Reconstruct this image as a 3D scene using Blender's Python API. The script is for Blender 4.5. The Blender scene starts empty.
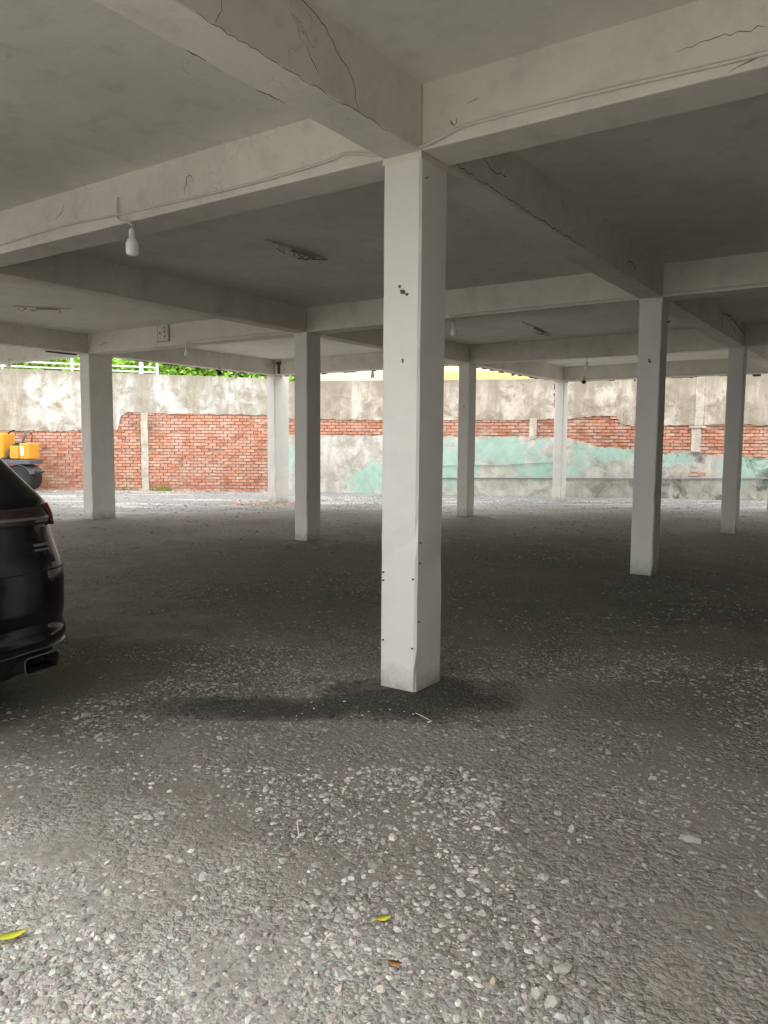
import bpy, bmesh, math, random
import numpy as np
from mathutils import Vector, Matrix, noise

scene = bpy.context.scene
C = scene.collection
random.seed(7)
RNG = np.random.default_rng(11)

# ------------------------------------------------------------------ camera
F_PX, PITCH, ROLL, EYE = 765.93, 0.0890713, 0.0074948, 1.35
cam_d = bpy.data.cameras.new('camera')
cam_d.sensor_fit = 'VERTICAL'
cam_d.sensor_height = 36.0
cam_d.lens = F_PX * 36.0 / 1024.0
cam_d.clip_start = 0.05
cam_d.clip_end = 300
cam = bpy.data.objects.new('camera', cam_d)
C.objects.link(cam)
_fw = Vector((0, math.cos(PITCH), -math.sin(PITCH)))
_up = Vector((0, math.sin(PITCH), math.cos(PITCH)))
_r = Vector((1, 0, 0))
_r2 = _r * math.cos(ROLL) + _up * math.sin(ROLL)
_u2 = -_r * math.sin(ROLL) + _up * math.cos(ROLL)
_m = Matrix.Identity(4)
for _k in range(3):
    _m[_k][0] = _r2[_k]; _m[_k][1] = _u2[_k]; _m[_k][2] = -_fw[_k]
_m[2][3] = EYE
cam.matrix_world = _m
scene.camera = cam

# ------------------------------------------------------------------ overcast sky
world = bpy.data.worlds.new('overcast_sky')
scene.world = world
world.use_nodes = True
wn = world.node_tree
bg = wn.nodes['Background']
tc = wn.nodes.new('ShaderNodeTexCoord')
sx = wn.nodes.new('ShaderNodeSeparateXYZ')
wn.links.new(tc.outputs['Generated'], sx.inputs[0])
rmp = wn.nodes.new('ShaderNodeMapRange')           # overcast sky: zenith brighter than the horizon, all the way round
rmp.inputs['From Min'].default_value = 0.0
rmp.inputs['From Max'].default_value = 1.0
rmp.inputs['To Min'].default_value = 0.85
rmp.inputs['To Max'].default_value = 1.35
wn.links.new(sx.outputs['Z'], rmp.inputs['Value'])
mulc = wn.nodes.new('ShaderNodeMix'); mulc.data_type = 'RGBA'; mulc.blend_type = 'MULTIPLY'
mulc.inputs['Factor'].default_value = 1.0
mulc.inputs['A'].default_value = (1.0, 0.99, 0.965, 1)
wn.links.new(rmp.outputs['Result'], mulc.inputs['B'])
wn.links.new(mulc.outputs['Result'], bg.inputs['Color'])
bg.inputs['Strength'].default_value = 1.6
scene.cycles.max_bounces = 12
scene.cycles.diffuse_bounces = 8
scene.cycles.glossy_bounces = 4
vs = scene.view_settings
vs.view_transform = 'Standard'
try: vs.look = 'None'
except Exception: pass
vs.gamma = 1.0
vs.use_curve_mapping = False
vs.exposure = 0.92

# ------------------------------------------------------------------ mesh helpers
class MB:
    def __init__(s): s.v = []; s.f = []
    def quad(s, a, b, c, d):
        n = len(s.v); s.v += [tuple(a), tuple(b), tuple(c), tuple(d)]; s.f.append((n, n+1, n+2, n+3)); return s
    def box(s, x0, y0, z0, x1, y1, z1, M=None):
        n = len(s.v)
        p = [(x0,y0,z0),(x1,y0,z0),(x1,y1,z0),(x0,y1,z0),(x0,y0,z1),(x1,y0,z1),(x1,y1,z1),(x0,y1,z1)]
        if M is not None: p = [tuple(M @ Vector(q)) for q in p]
        s.v += p
        s.f += [tuple(n+k for k in q) for q in ((0,3,2,1),(4,5,6,7),(0,1,5,4),(1,2,6,5),(2,3,7,6),(3,0,4,7))]
        return s
    def tube(s, pts, r, seg=8, caps=True):
        pts = [Vector(p) for p in pts]
        rings = []
        ref = Vector((0.123, 0.291, 0.95)).normalized()
        for i, p in enumerate(pts):
            a = pts[max(i-1, 0)]; b = pts[min(i+1, len(pts)-1)]
            t = (b - a).normalized()
            u = t.cross(ref)
            if u.length < 1e-3: u = t.cross(Vector((1, 0, 0)))
            u.normalize(); w = t.cross(u)
            rr = r[i] if isinstance(r, (list, tuple)) else r
            n = len(s.v)
            for k in range(seg):
                an = 2*math.pi*k/seg
                s.v.append(tuple(p + u*(rr*math.cos(an)) + w*(rr*math.sin(an))))
            rings.append(n)
        for a, b in zip(rings, rings[1:]):
            for k in range(seg):
                s.f.append((a+k, a+(k+1) % seg, b+(k+1) % seg, b+k))
        if caps:
            s.f.append(tuple(rings[0]+k for k in range(seg))[::-1])
            s.f.append(tuple(rings[-1]+k for k in range(seg)))
        return s
    def lathe(s, prof, seg=20, M=None):
        rings = []
        for (r, z) in prof:
            n = len(s.v)
            for k in range(seg):
                an = 2*math.pi*k/seg
                q = Vector((r*math.cos(an), r*math.sin(an), z))
                if M is not None: q = M @ q
                s.v.append(tuple(q))
            rings.append(n)
        for a, b in zip(rings, rings[1:]):
            for k in range(seg):
                s.f.append((a+k, a+(k+1) % seg, b+(k+1) % seg, b+k))
        s.f.append(tuple(rings[0]+k for k in range(seg))[::-1])
        s.f.append(tuple(rings[-1]+k for k in range(seg)))
        return s
    def mesh(s, name, mat, smooth=False, bevel=0.0):
        me = bpy.data.meshes.new(name)
        me.from_pydata(s.v, [], s.f)
        bm = bmesh.new(); bm.from_mesh(me)
        bmesh.ops.recalc_face_normals(bm, faces=bm.faces)
        if bevel > 0:
            bmesh.ops.bevel(bm, geom=list(bm.edges), offset=bevel, segments=2, affect='EDGES', profile=0.5)
        bm.to_mesh(me); bm.free()
        if smooth:
            for p in me.polygons: p.use_smooth = True
        if mat: me.materials.append(mat)
        return me
    def build(s, name, mat, parent=None, smooth=False, bevel=0.0, loc=None, rotz=0.0):
        o = bpy.data.objects.new(name, s.mesh(name, mat, smooth, bevel))
        C.objects.link(o)
        if loc: o.location = loc
        o.rotation_euler = (0, 0, rotz)
        if parent: o.parent = parent
        return o

def empty(name, loc=(0, 0, 0), rotz=0.0):
    o = bpy.data.objects.new(name, None)
    C.objects.link(o); o.location = loc; o.rotation_euler = (0, 0, rotz)
    o.empty_display_size = 0.2
    return o

def tag(o, label=None, cat=None, group=None, kind=None):
    if label: o['label'] = label
    if cat: o['category'] = cat
    if group: o['group'] = group
    if kind: o['kind'] = kind
    return o

# ------------------------------------------------------------------ material helpers
class NT:
    def __init__(s, name):
        s.m = bpy.data.materials.new(name); s.m.use_nodes = True
        s.t = s.m.node_tree; s.n = s.t.nodes
        s.b = s.n['Principled BSDF']
    def node(s, typ, **kw):
        n = s.n.new(typ)
        for k, v in kw.items(): setattr(n, k, v)
        return n
    def link(s, a, b): s.t.links.new(a, b)
    def coord(s, out='Object', scale=(1, 1, 1)):
        t = s.node('ShaderNodeTexCoord'); mp = s.node('ShaderNodeMapping')
        mp.inputs['Scale'].default_value = scale
        s.link(t.outputs[out], mp.inputs[0]); return mp.outputs[0]
    def wcoord(s, scale=(1, 1, 1)):
        g = s.node('ShaderNodeNewGeometry'); mp = s.node('ShaderNodeMapping')
        mp.inputs['Scale'].default_value = scale
        s.link(g.outputs['Position'], mp.inputs[0]); return mp.outputs[0]
    def noise(s, co, scale, detail=4, rough=0.55, dist=0.0):
        n = s.node('ShaderNodeTexNoise')
        n.inputs['Scale'].default_value = scale; n.inputs['Detail'].default_value = detail
        n.inputs['Roughness'].default_value = rough; n.inputs['Distortion'].default_value = dist
        s.link(co, n.inputs['Vector']); return n.outputs['Fac']
    def ramp(s, fac, stops):
        r = s.node('ShaderNodeValToRGB')
        e = r.color_ramp.elements
        while len(e) < len(stops): e.new(0.5)
        for el, (p, c) in zip(e, stops):
            el.position = p; el.color = (c, c, c, 1) if isinstance(c, (int, float)) else (*c, 1)
        s.link(fac, r.inputs[0]); return r.outputs[0]
    def mix(s, fac, a, b, mode='MIX'):
        m = s.node('ShaderNodeMix', data_type='RGBA', blend_type=mode)
        for key, val in (('Factor', fac), ('A', a), ('B', b)):
            if isinstance(val, (int, float)) and key == 'Factor': m.inputs[key].default_value = val
            elif isinstance(val, tuple): m.inputs[key].default_value = (*val, 1)
            else: s.link(val, m.inputs[key])
        return m.outputs['Result']
    def math(s, op, a, b=None):
        m = s.node('ShaderNodeMath', operation=op)
        for k, v in enumerate((a, b)):
            if v is None: continue
            if isinstance(v, (int, float)): m.inputs[k].default_value = v
            else: s.link(v, m.inputs[k])
        return m.outputs[0]
    def bump(s, h, strength=0.3, dist=0.01):
        b = s.node('ShaderNodeBump'); b.inputs['Strength'].default_value = strength
        b.inputs['Distance'].default_value = dist
        s.link(h, b.inputs['Height']); s.link(b.outputs[0], s.b.inputs['Normal'])
    def out(s, color, rough=0.8, metal=0.0, spec=0.3):
        if isinstance(color, tuple): s.b.inputs['Base Color'].default_value = (*color, 1)
        else: s.link(color, s.b.inputs['Base Color'])
        if isinstance(rough, (int, float)): s.b.inputs['Roughness'].default_value = rough
        else: s.link(rough, s.b.inputs['Roughness'])
        s.b.inputs['Metallic'].default_value = metal
        s.b.inputs['Specular IOR Level'].default_value = spec
        return s.m

def plain(name, col, rough=0.6, metal=0.0, spec=0.4, var=0.12, scale=12):
    n = NT(name); co = n.coord()
    f = n.noise(co, scale, 3)
    d = tuple(max(0, c*(1-var)) for c in col); l = tuple(min(1, c*(1+var)) for c in col)
    return n.out(n.mix(f, d, l), rough, metal, spec)

def concrete(name, light, dark, crack=0.5, blot=0.5, scale=1.0):
    n = NT(name); co = n.wcoord()
    big = n.noise(co, 0.9*scale, 5, 0.6, 0.3)
    med = n.noise(co, 5*scale, 5, 0.65)
    fine = n.noise(co, 60, 3, 0.6)
    f = n.ramp(big, [(0.30, 0.0), (0.72, 1.0)])
    c = n.mix(f, dark, light)
    g = n.ramp(med, [(0.28, 0.55), (0.5, 1.0)])
    c = n.mix(blot, c, n.mix(1.0, c, g, 'MULTIPLY'))
    # dark mould spots and hair cracks
    v = n.node('ShaderNodeTexVoronoi', feature='DISTANCE_TO_EDGE')
    v.inputs['Scale'].default_value = 1.1
    dn = n.node('ShaderNodeTexNoise'); dn.inputs['Scale'].default_value = 2.2; dn.inputs['Detail'].default_value = 5
    n.link(co, dn.inputs['Vector'])
    ad = n.node('ShaderNodeVectorMath', operation='ADD')
    n.link(co, ad.inputs[0]); n.link(dn.outputs['Color'], ad.inputs[1])
    n.link(ad.outputs[0], v.inputs['Vector'])
    line = n.ramp(v.outputs['Distance'], [(0.0, 0.8), (0.004, 0.0)])
    msk = n.ramp(n.noise(co, 1.3, 2), [(0.53, 0.0), (0.6, 1.0)])
    ck = n.math('MULTIPLY', n.math('MULTIPLY', line, msk), crack)
    c = n.mix(ck, c, (0.10, 0.09, 0.075))
    sp = n.ramp(n.noise(co, 9, 6, 0.7, 0.6), [(0.66, 0.0), (0.72, 0.55)])
    spm = n.ramp(n.noise(co, 0.8, 2), [(0.5, 0.0), (0.62, 1.0)])
    c = n.mix(n.math('MULTIPLY', n.math('MULTIPLY', sp, spm), crack), c, (0.16, 0.145, 0.12))
    if name == 'painted_concrete_column':
        zz = n.node('ShaderNodeSeparateXYZ'); n.link(co, zz.inputs[0])
        dirt = n.ramp(n.math('ADD', n.math('MULTIPLY', zz.outputs[2], 3.2), n.math('MULTIPLY', n.noise(co, 11, 5, 0.7), 0.9)), [(0.42, 0.75), (0.95, 0.0)])
        c = n.mix(dirt, c, (0.34, 0.32, 0.28))
    n.bump(n.math('ADD', n.math('MULTIPLY', med, 0.7), n.math('MULTIPLY', fine, 0.25)), 0.35, 0.012)
    return n.out(c, 0.85, 0, 0.2)

M = {}
M['column'] = concrete('painted_concrete_column', (0.80, 0.79, 0.755), (0.72, 0.71, 0.675), 0.12, 0.12)
M['beam'] = concrete('painted_concrete_beam', (0.80, 0.775, 0.71), (0.64, 0.615, 0.55), 0.45, 0.35)
M['ceiling'] = concrete('painted_concrete_ceiling', (0.80, 0.785, 0.73), (0.66, 0.64, 0.585), 0.45, 0.3)
M['crack'] = plain('crack_black', (0.13, 0.115, 0.09), 0.95)
M['hole'] = plain('nail_hole_dark', (0.05, 0.045, 0.04), 0.95)
M['cable'] = plain('off_white_cable', (0.62, 0.60, 0.54), 0.55)
M['wire'] = plain('grey_wire', (0.25, 0.24, 0.22), 0.6)
M['black_plastic'] = plain('black_plastic', (0.015, 0.015, 0.016), 0.5)
M['rust'] = plain('rusty_steel', (0.10, 0.065, 0.045), 0.85, 0.2, 0.3, 0.4, 30)
M['socket'] = plain('white_bulb_socket', (0.72, 0.72, 0.70), 0.4)
n = NT('frosted_bulb'); M['bulb'] = n.out((0.93, 0.94, 0.94), 0.2, 0, 0.5)
M['box_metal'] = plain('cream_junction_box', (0.66, 0.60, 0.52), 0.6, 0, 0.4, 0.15, 20)
M['twig'] = plain('bleached_twig', (0.66, 0.63, 0.55), 0.9)
M['leaf_yellow'] = plain('yellow_green_leaf', (0.55, 0.56, 0.05), 0.6)
M['leaf_brown'] = plain('brown_leaf', (0.33, 0.16, 0.07), 0.75)
M['stone'] = plain('pale_stone', (0.36, 0.345, 0.31), 0.9, 0, 0.3, 0.2, 60)
M['stone_warm'] = plain('tan_stone', (0.42, 0.36, 0.22), 0.9, 0, 0.3, 0.2, 60)

# ground: dusty crushed stone, damp oil stain at the column, painted bay shade, paled lane
def ground_mat():
    n = NT('gravel_ground'); co = n.wcoord()
    big = n.noise(co, 0.35, 5, 0.6, 0.4)
    med = n.noise(co, 3.0, 6, 0.7)
    v = n.node('ShaderNodeTexVoronoi'); v.inputs['Scale'].default_value = 45
    wob = n.node('ShaderNodeTexNoise'); wob.inputs['Scale'].default_value = 30
    n.link(co, wob.inputs['Vector'])
    mm = n.node('ShaderNodeVectorMath', operation='SCALE'); mm.inputs['Scale'].default_value = 0.03
    n.link(wob.outputs['Color'], mm.inputs[0])
    ad = n.node('ShaderNodeVectorMath', operation='ADD'); n.link(co, ad.inputs[0]); n.link(mm.outputs[0], ad.inputs[1])
    n.link(ad.outputs[0], v.inputs['Vector'])
    v2 = n.node('ShaderNodeTexVoronoi'); v2.inputs['Scale'].default_value = 130; n.link(ad.outputs[0], v2.inputs['Vector'])
    cell = n.node('ShaderNodeSeparateColor'); n.link(v.outputs['Color'], cell.inputs[0])
    cell2 = n.node('ShaderNodeSeparateColor'); n.link(v2.outputs['Color'], cell2.inputs[0])
    peb = n.math('ADD', n.math('MULTIPLY', cell.outputs[0], 0.55), n.math('MULTIPLY', cell2.outputs[0], 0.45))
    c = n.mix(peb, (0.15, 0.138, 0.115), (0.345, 0.325, 0.285))
    silt = n.ramp(n.math('ADD', n.math('MULTIPLY', n.noise(co, 1.1, 6, 0.65, 0.5), 0.65), n.math('MULTIPLY', med, 0.4)), [(0.48, 0.0), (0.60, 1.0)])
    c = n.mix(n.math('MULTIPLY', silt, 0.75), c, n.mix(n.noise(co, 14, 5, 0.7), (0.15, 0.137, 0.112), (0.29, 0.27, 0.235)))
    c = n.mix(1.0, c, n.ramp(big, [(0.32, 0.72), (0.68, 1.12)]), 'MULTIPLY')
    # oil stain at the column, plus parking-bay shade painted into the ground colour
    pos = n.node('ShaderNodeNewGeometry'); sp = n.node('ShaderNodeSeparateXYZ'); n.link(pos.outputs['Position'], sp.inputs[0])
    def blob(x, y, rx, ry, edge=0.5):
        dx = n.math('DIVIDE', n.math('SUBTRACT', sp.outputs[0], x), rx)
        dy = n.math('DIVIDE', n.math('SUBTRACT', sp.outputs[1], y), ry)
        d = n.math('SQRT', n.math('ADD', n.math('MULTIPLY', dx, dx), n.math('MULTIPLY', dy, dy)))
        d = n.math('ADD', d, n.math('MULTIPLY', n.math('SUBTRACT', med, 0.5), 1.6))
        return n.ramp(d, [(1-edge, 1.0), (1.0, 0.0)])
    oil_shade = n.math('MAXIMUM', blob(0.22, 3.98, 0.70, 0.44), blob(-0.65, 3.80, 0.80, 0.22))
    oil_shade = n.math('MAXIMUM', oil_shade, n.math('MULTIPLY', blob(-0.8, 6.6, 1.6, 2.0), 0.6))
    oil_shade = n.math('MAXIMUM', oil_shade, n.math('MULTIPLY', blob(2.6, 6.2, 1.1, 0.9), 0.6))
    oil_shade = n.math('MAXIMUM', oil_shade, n.math('MULTIPLY', blob(0.5, 7.8, 5.5, 3.8), 0.45))  # shade of the middle bays, darkened into the ground colour
    oil_shade = n.math('MAXIMUM', oil_shade, n.math('MULTIPLY', blob(-1.7, 4.3, 1.9, 1.25), 0.55))  # shade beside the car, painted as dark ground
    oil_shade = n.math('MAXIMUM', oil_shade, n.math('MULTIPLY', blob(1.9, 3.9, 1.5, 0.7), 0.30))
    # washed pale gravel of the yard; lane paled to bounce daylight onto the ceiling
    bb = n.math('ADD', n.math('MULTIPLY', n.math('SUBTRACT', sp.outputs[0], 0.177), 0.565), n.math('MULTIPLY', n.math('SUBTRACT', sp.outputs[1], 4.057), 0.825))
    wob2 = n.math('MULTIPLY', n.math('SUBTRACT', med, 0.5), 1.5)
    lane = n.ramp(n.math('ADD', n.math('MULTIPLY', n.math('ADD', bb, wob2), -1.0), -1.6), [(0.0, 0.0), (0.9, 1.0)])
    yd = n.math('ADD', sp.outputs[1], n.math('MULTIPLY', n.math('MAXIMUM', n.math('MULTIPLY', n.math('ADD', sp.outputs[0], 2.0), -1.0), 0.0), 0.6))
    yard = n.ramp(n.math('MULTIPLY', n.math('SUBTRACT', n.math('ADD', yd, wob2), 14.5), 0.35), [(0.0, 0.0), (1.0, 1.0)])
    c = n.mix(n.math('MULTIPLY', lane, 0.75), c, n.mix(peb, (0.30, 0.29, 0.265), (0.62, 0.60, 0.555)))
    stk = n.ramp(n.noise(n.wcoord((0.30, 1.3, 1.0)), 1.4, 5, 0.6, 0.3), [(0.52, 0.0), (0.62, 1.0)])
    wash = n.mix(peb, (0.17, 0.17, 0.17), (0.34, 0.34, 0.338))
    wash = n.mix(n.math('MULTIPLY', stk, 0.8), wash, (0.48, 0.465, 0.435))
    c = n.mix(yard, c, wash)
    c = n.mix(n.math('MULTIPLY', oil_shade, 0.85), c, (0.035, 0.033, 0.029))
    h = n.math('ADD', n.math('MULTIPLY', v.outputs['Distance'], -0.9), n.math('MULTIPLY', v2.outputs['Distance'], -0.35))
    h = n.math('ADD', h, n.math('MULTIPLY', med, 0.6))
    h = n.math('MULTIPLY', h, n.math('SUBTRACT', 1.15, silt))
    n.bump(h, 0.7, 0.020)
    return n.out(c, 0.9, 0, 0.25)
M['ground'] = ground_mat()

def stones_mat():
    n = NT('crushed_stones'); a = n.node('ShaderNodeAttribute', attribute_name='col')
    f = n.noise(n.wcoord(), 120, 3)
    c = n.mix(1.0, a.outputs['Color'], n.ramp(f, [(0.3, 0.75), (0.7, 1.1)]), 'MULTIPLY')
    return n.out(c, 0.85, 0, 0.3)
M['stones'] = stones_mat()

# ------------------------------------------------------------------ building grid (local x = along B, local y = along A)
TH = 0.970745
O0 = Vector((0.176759, 4.05689, 0))
BM = Matrix.Translation(O0) @ Matrix.Rotation(TH, 4, 'Z')
AI = {-5: -23.3, -4: -18.6, -3: -13.95, -2: -9.3, -1: -4.65, 0: 0.0, 1: 4.665, 2: 9.51, 3: 14.2, 4: 18.9, 5: 23.6}
BJ = {-1: -2.75, 0: 0.0, 1: 4.629, 2: 9.277, 3: 13.958}
SOF, SLAB, S, SB = 2.841, 3.165, 0.231, 0.27
def W(b, a, z=0.0): return BM @ Vector((b, a, z))

# ---- floor
def ground_z(x, y):
    return 0.012*noise.noise(Vector((x*0.6, y*0.6, 3.1))) + 0.006*noise.noise(Vector((x*2.1, y*2.1, 9.0)))
def floor():
    xs = sorted(set([-70, -50, -36, -26] + [round(-20+0.5*k, 3) for k in range(81)] + [26, 36, 50, 70] + [round(-6+0.2*k, 3) for k in range(66)]))
    ys = sorted(set([-70, -45, -30, -20, -14, -10, -7] + [round(-5+0.5*k, 3) for k in range(56)] + [round(1+0.2*k, 3) for k in range(60)] + [24, 30, 40, 60, 90]))
    v = [(x, y, ground_z(x, y)) for y in ys for x in xs]
    nx = len(xs)
    f = [(j*nx+i, j*nx+i+1, (j+1)*nx+i+1, (j+1)*nx+i) for j in range(len(ys)-1) for i in range(nx-1)]
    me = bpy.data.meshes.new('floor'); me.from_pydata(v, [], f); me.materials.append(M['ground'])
    for p in me.polygons: p.use_smooth = True
    o = bpy.data.objects.new('floor', me); C.objects.link(o)
    tag(o, 'grey crushed stone and dirt ground of the parking area', 'ground', kind='structure')
    return o
FLOOR = floor()

# ---- ceiling slab and beams
def jmax(i):                                   # stepped rear edge of the roof
    return {1: 1, 2: 0, 3: -1}.get(i, 2 if i <= 0 else -2)
CELLS = [(i, j) for i in range(-1, 4) for j in range(-1, 3) if j <= jmax(i)]
mb = MB()
for (i, j) in CELLS:
    mb.box(BJ[j], AI[i], SLAB, BJ[j+1], AI[i+1], SLAB+0.16)
ceiling = mb.build('ceiling', M['ceiling'], loc=O0, rotz=TH)
tag(ceiling, 'grey painted concrete ceiling slab on a grid of beams', 'ceiling', kind='structure')

cs = set(CELLS)
wrt = MB().box(BJ[-1]-11.0, AI[-1]-0.02, -0.05, BJ[3]+S, AI[-1]+S*0.5, SLAB).build('wall_right_blocker', plain('bare_cement_render', (0.22, 0.21, 0.19), 0.95, 0, 0.2, 0.25, 2), loc=O0, rotz=TH)  # unseen wall, added to keep low daylight off the right column faces
tag(wrt, 'unseen bare cement side wall added on the right to block daylight', 'wall', kind='structure')
BEAMS = {}
def beam(kind, i, j):
    m = MB()
    if kind == 'A':                            # runs along A on grid line j, between i and i+1
        m.box(BJ[j], AI[i]+S, SOF, BJ[j]+SB, AI[i+1], SLAB+0.01)
    else:                                      # runs along B on grid line i, between j and j+1
        m.box(BJ[j]+SB, AI[i], SOF, BJ[j+1], AI[i]+S, SLAB+0.01)
    o = m.build('ceiling_beam', M['beam'], ceiling, bevel=0.008)
    BEAMS[(kind, i, j)] = o
    return o
nodes_used = set()
for (i, j) in sorted(cs):
    for (k, a, b) in (('A', i, j), ('A', i, j+1), ('B', i, j), ('B', i+1, j)):
        if (k, a, b) not in BEAMS: beam(k, a, b)
    for di in (0, 1):
        for dj in (0, 1): nodes_used.add((i+di, j+dj))
for (i, j) in sorted(nodes_used):              # the blocks where beams cross
    o = MB().box(BJ[j], AI[i], SOF-0.001, BJ[j]+SB, AI[i]+S, SLAB+0.01).build('beam_joint', M['beam'], ceiling)

# ---- columns
COLS = {
 (0, 0): (0.235, 0.275, 'large white concrete column in the middle foreground, nearest to the viewer'),
 (0, 1): (S, 0.25, 'white concrete column right of the big middle one, with a hook near its top'),
 (0, 2): (S, S, 'white concrete column at far right under the beam corner with peeled patch'),
 (0, 3): (S, S, 'white concrete column cut off by the right edge of the photo, by turquoise wall'),
 (1, 1): (S, 0.30, 'grey shaded column left of the big middle one, with dark right face'),
 (1, 2): (S, 0.275, 'slim white column just right of the big middle one, before the turquoise wall'),
 (1, 3): (0.22, 0.30, 'distant slim column with bright white left face, below the rear roof corner'),
 (2, 1): (0.27, 0.47, 'wide white column at left between the black car and the brick wall'),
 (2, 2): (0.23, 0.47, 'weathered white column at the roof corner before the end of the red brick wall'),
 (1, 0): (S, S, 'white column just outside the left edge, beyond the black car'),
 (2, 0): (S, S, 'white column outside the left edge, beyond the front of the black car'),
 (3, 0): (S, S, 'white column outside the left edge at the farthest roof corner'),
 (3, 1): (S, S, 'white column outside the left edge near the yellow machine'),
}
COL_OBJ = {}
def column(i, j, sa, sb, label):
    e = empty('concrete_column', W(BJ[j], AI[i]), TH)
    tag(e, label, 'column', 'white concrete columns under the beams')
    # shaft with slightly chipped, wavy arrises
    rnd = random.Random(i*31+j*7)
    zs = [-0.03] + [0.12*k for k in range(1, 23)] + [SOF]
    m = MB(); ring = []
    ch = 0.012
    base = [(ch, 0), (sb-ch, 0), (sb, ch), (sb, sa-ch), (sb-ch, sa), (ch, sa), (0, sa-ch), (0, ch)]
    for z in zs:
        n0 = len(m.v)
        top = z == SOF
        for k, (x, y) in enumerate(base):
            ampl = 0.0025 + (0.005 if z < 0.9 and rnd.random() < 0.25 else 0)
            jx = rnd.uniform(-1, 1)*ampl*0.4; jy = rnd.uniform(-1, 1)*ampl*0.4
            if rnd.random() < 0.12 and z < 1.0:
                jx += (sb/2-x)/sb*0.02; jy += (sa/2-y)/sa*0.02
            m.v.append((x+jx, y+jy, z))
        ring.append(n0)
    for a, b in zip(ring, ring[1:]):
        for k in range(8): m.f.append((a+k, a+(k+1) % 8, b+(k+1) % 8, b+k))
    m.f.append(tuple(ring[0]+k for k in range(8))[::-1]); m.f.append(tuple(ring[-1]+k for k in range(8)))
    sh = m.build('shaft', M['column'], e)
    # plaster collar under the beam
    MB().box(-0.0025, -0.0025, SOF-0.035, sb+0.0025, sa+0.0025, SOF-0.001).build('collar', M['beam'], e, bevel=0.003)
    COL_OBJ[(i, j)] = e
    return e
for (i, j), (sa, sb, lb) in COLS.items(): column(i, j, sa, sb, lb)

def hole(parent, face, u, z, r=0.0045):         # drilled hole / nail: face 'L' is the -B face (x = 0), 'R' the -A face (y = 0)
    m = MB()
    if face == 'L': Mx = Matrix.Translation((-0.0045, u, z)) @ Matrix.Rotation(math.pi/2, 4, 'Y')
    else: Mx = Matrix.Translation((u, -0.0045, z)) @ Matrix.Rotation(math.pi/2, 4, 'X')
    m.lathe([(r, -0.006), (r, 0.004), (r*0.6, 0.005)], 8, Mx)
    return m.build('nail_hole', M['hole'], parent)
c0 = COL_OBJ[(0, 0)]
for (u, z) in ((0.212, 0.645), (0.212, 0.60), (0.02, 0.625), (0.212, 0.265), (0.02, 0.245)): hole(c0, 'L', u, z)
for (u, z) in ((0.03, 0.82), (0.03, 0.71), (0.025, 0.39), (0.05, 2.72)): hole(c0, 'R', u, z, 0.0035)
# chipped spots with a stub of rebar in the big column
def chip(parent, u, z, w, h, nm='chipped_spot'):
    rnd = random.Random(int(u*1000+z*100)); m = MB(); pts = []
    for k in range(11):
        an = 2*math.pi*k/11; rr = rnd.uniform(0.55, 1.1)
        pts.append((-0.0052, u+w*rr*math.cos(an), z+h*rr*math.sin(an)))
    n0 = len(m.v); m.v += pts + [(-0.0015+0.004, p[1], p[2]) for p in pts]
    m.f.append(tuple(n0+k for k in range(11)))
    for k in range(11): m.f.append((n0+k, n0+(k+1) % 11, n0+11+(k+1) % 11, n0+11+k))
    return m.build(nm, M['crack'], parent)
chip(c0, 0.105, 2.145, 0.018, 0.014); chip(c0, 0.075, 2.130, 0.008, 0.007); chip(c0, 0.125, 2.175, 0.008, 0.010)
chip(c0, 0.10, 1.79, 0.006, 0.014)
MB().tube([(-0.012, 0.09, 2.136), (-0.02, 0.075, 2.128), (-0.01, 0.07, 2.122)], 0.003, 6).build('rebar_stub', M['rust'], c0)
c1 = COL_OBJ[(0, 1)]
MB().tube([(0.0, 0.10, 2.20), (-0.03, 0.10, 2.20), (-0.045, 0.10, 2.215), (-0.04, 0.10, 2.23)], 0.008, 8).build('hook', M['rust'], c1)
MB().tube([(0.21, 0.01, 2.62), (0.21, -0.02, 2.62), (0.21, -0.028, 2.63)], 0.009, 8).build('hook', M['rust'], c1)
hole(COL_OBJ[(1, 2)], 'L', 0.10, 2.05, 0.010); hole(COL_OBJ[(0, 2)], 'R', 0.05, 2.72, 0.012)
# rusty strip down the far side of two edge columns
for key, sb in (((2, 2), 0.47), ((1, 3), None)):
    e = COL_OBJ[key]; m = MB(); rnd = random.Random(3)
    zt = 2.80; z = zt
    while z > (1.75 if sb else 2.3):
        h = rnd.uniform(0.05, 0.12); w = rnd.uniform(0.01, 0.035)*(z-1.2)
        if sb: m.box(sb-0.01, 0.05, z-h, sb+w, 0.11, z)
        else: m.box(0.05, 0.20, z-h, 0.11, 0.225+w, z)
        z -= h*0.98
    m.build('rusty_flashing', M['rust'], e)

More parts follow.
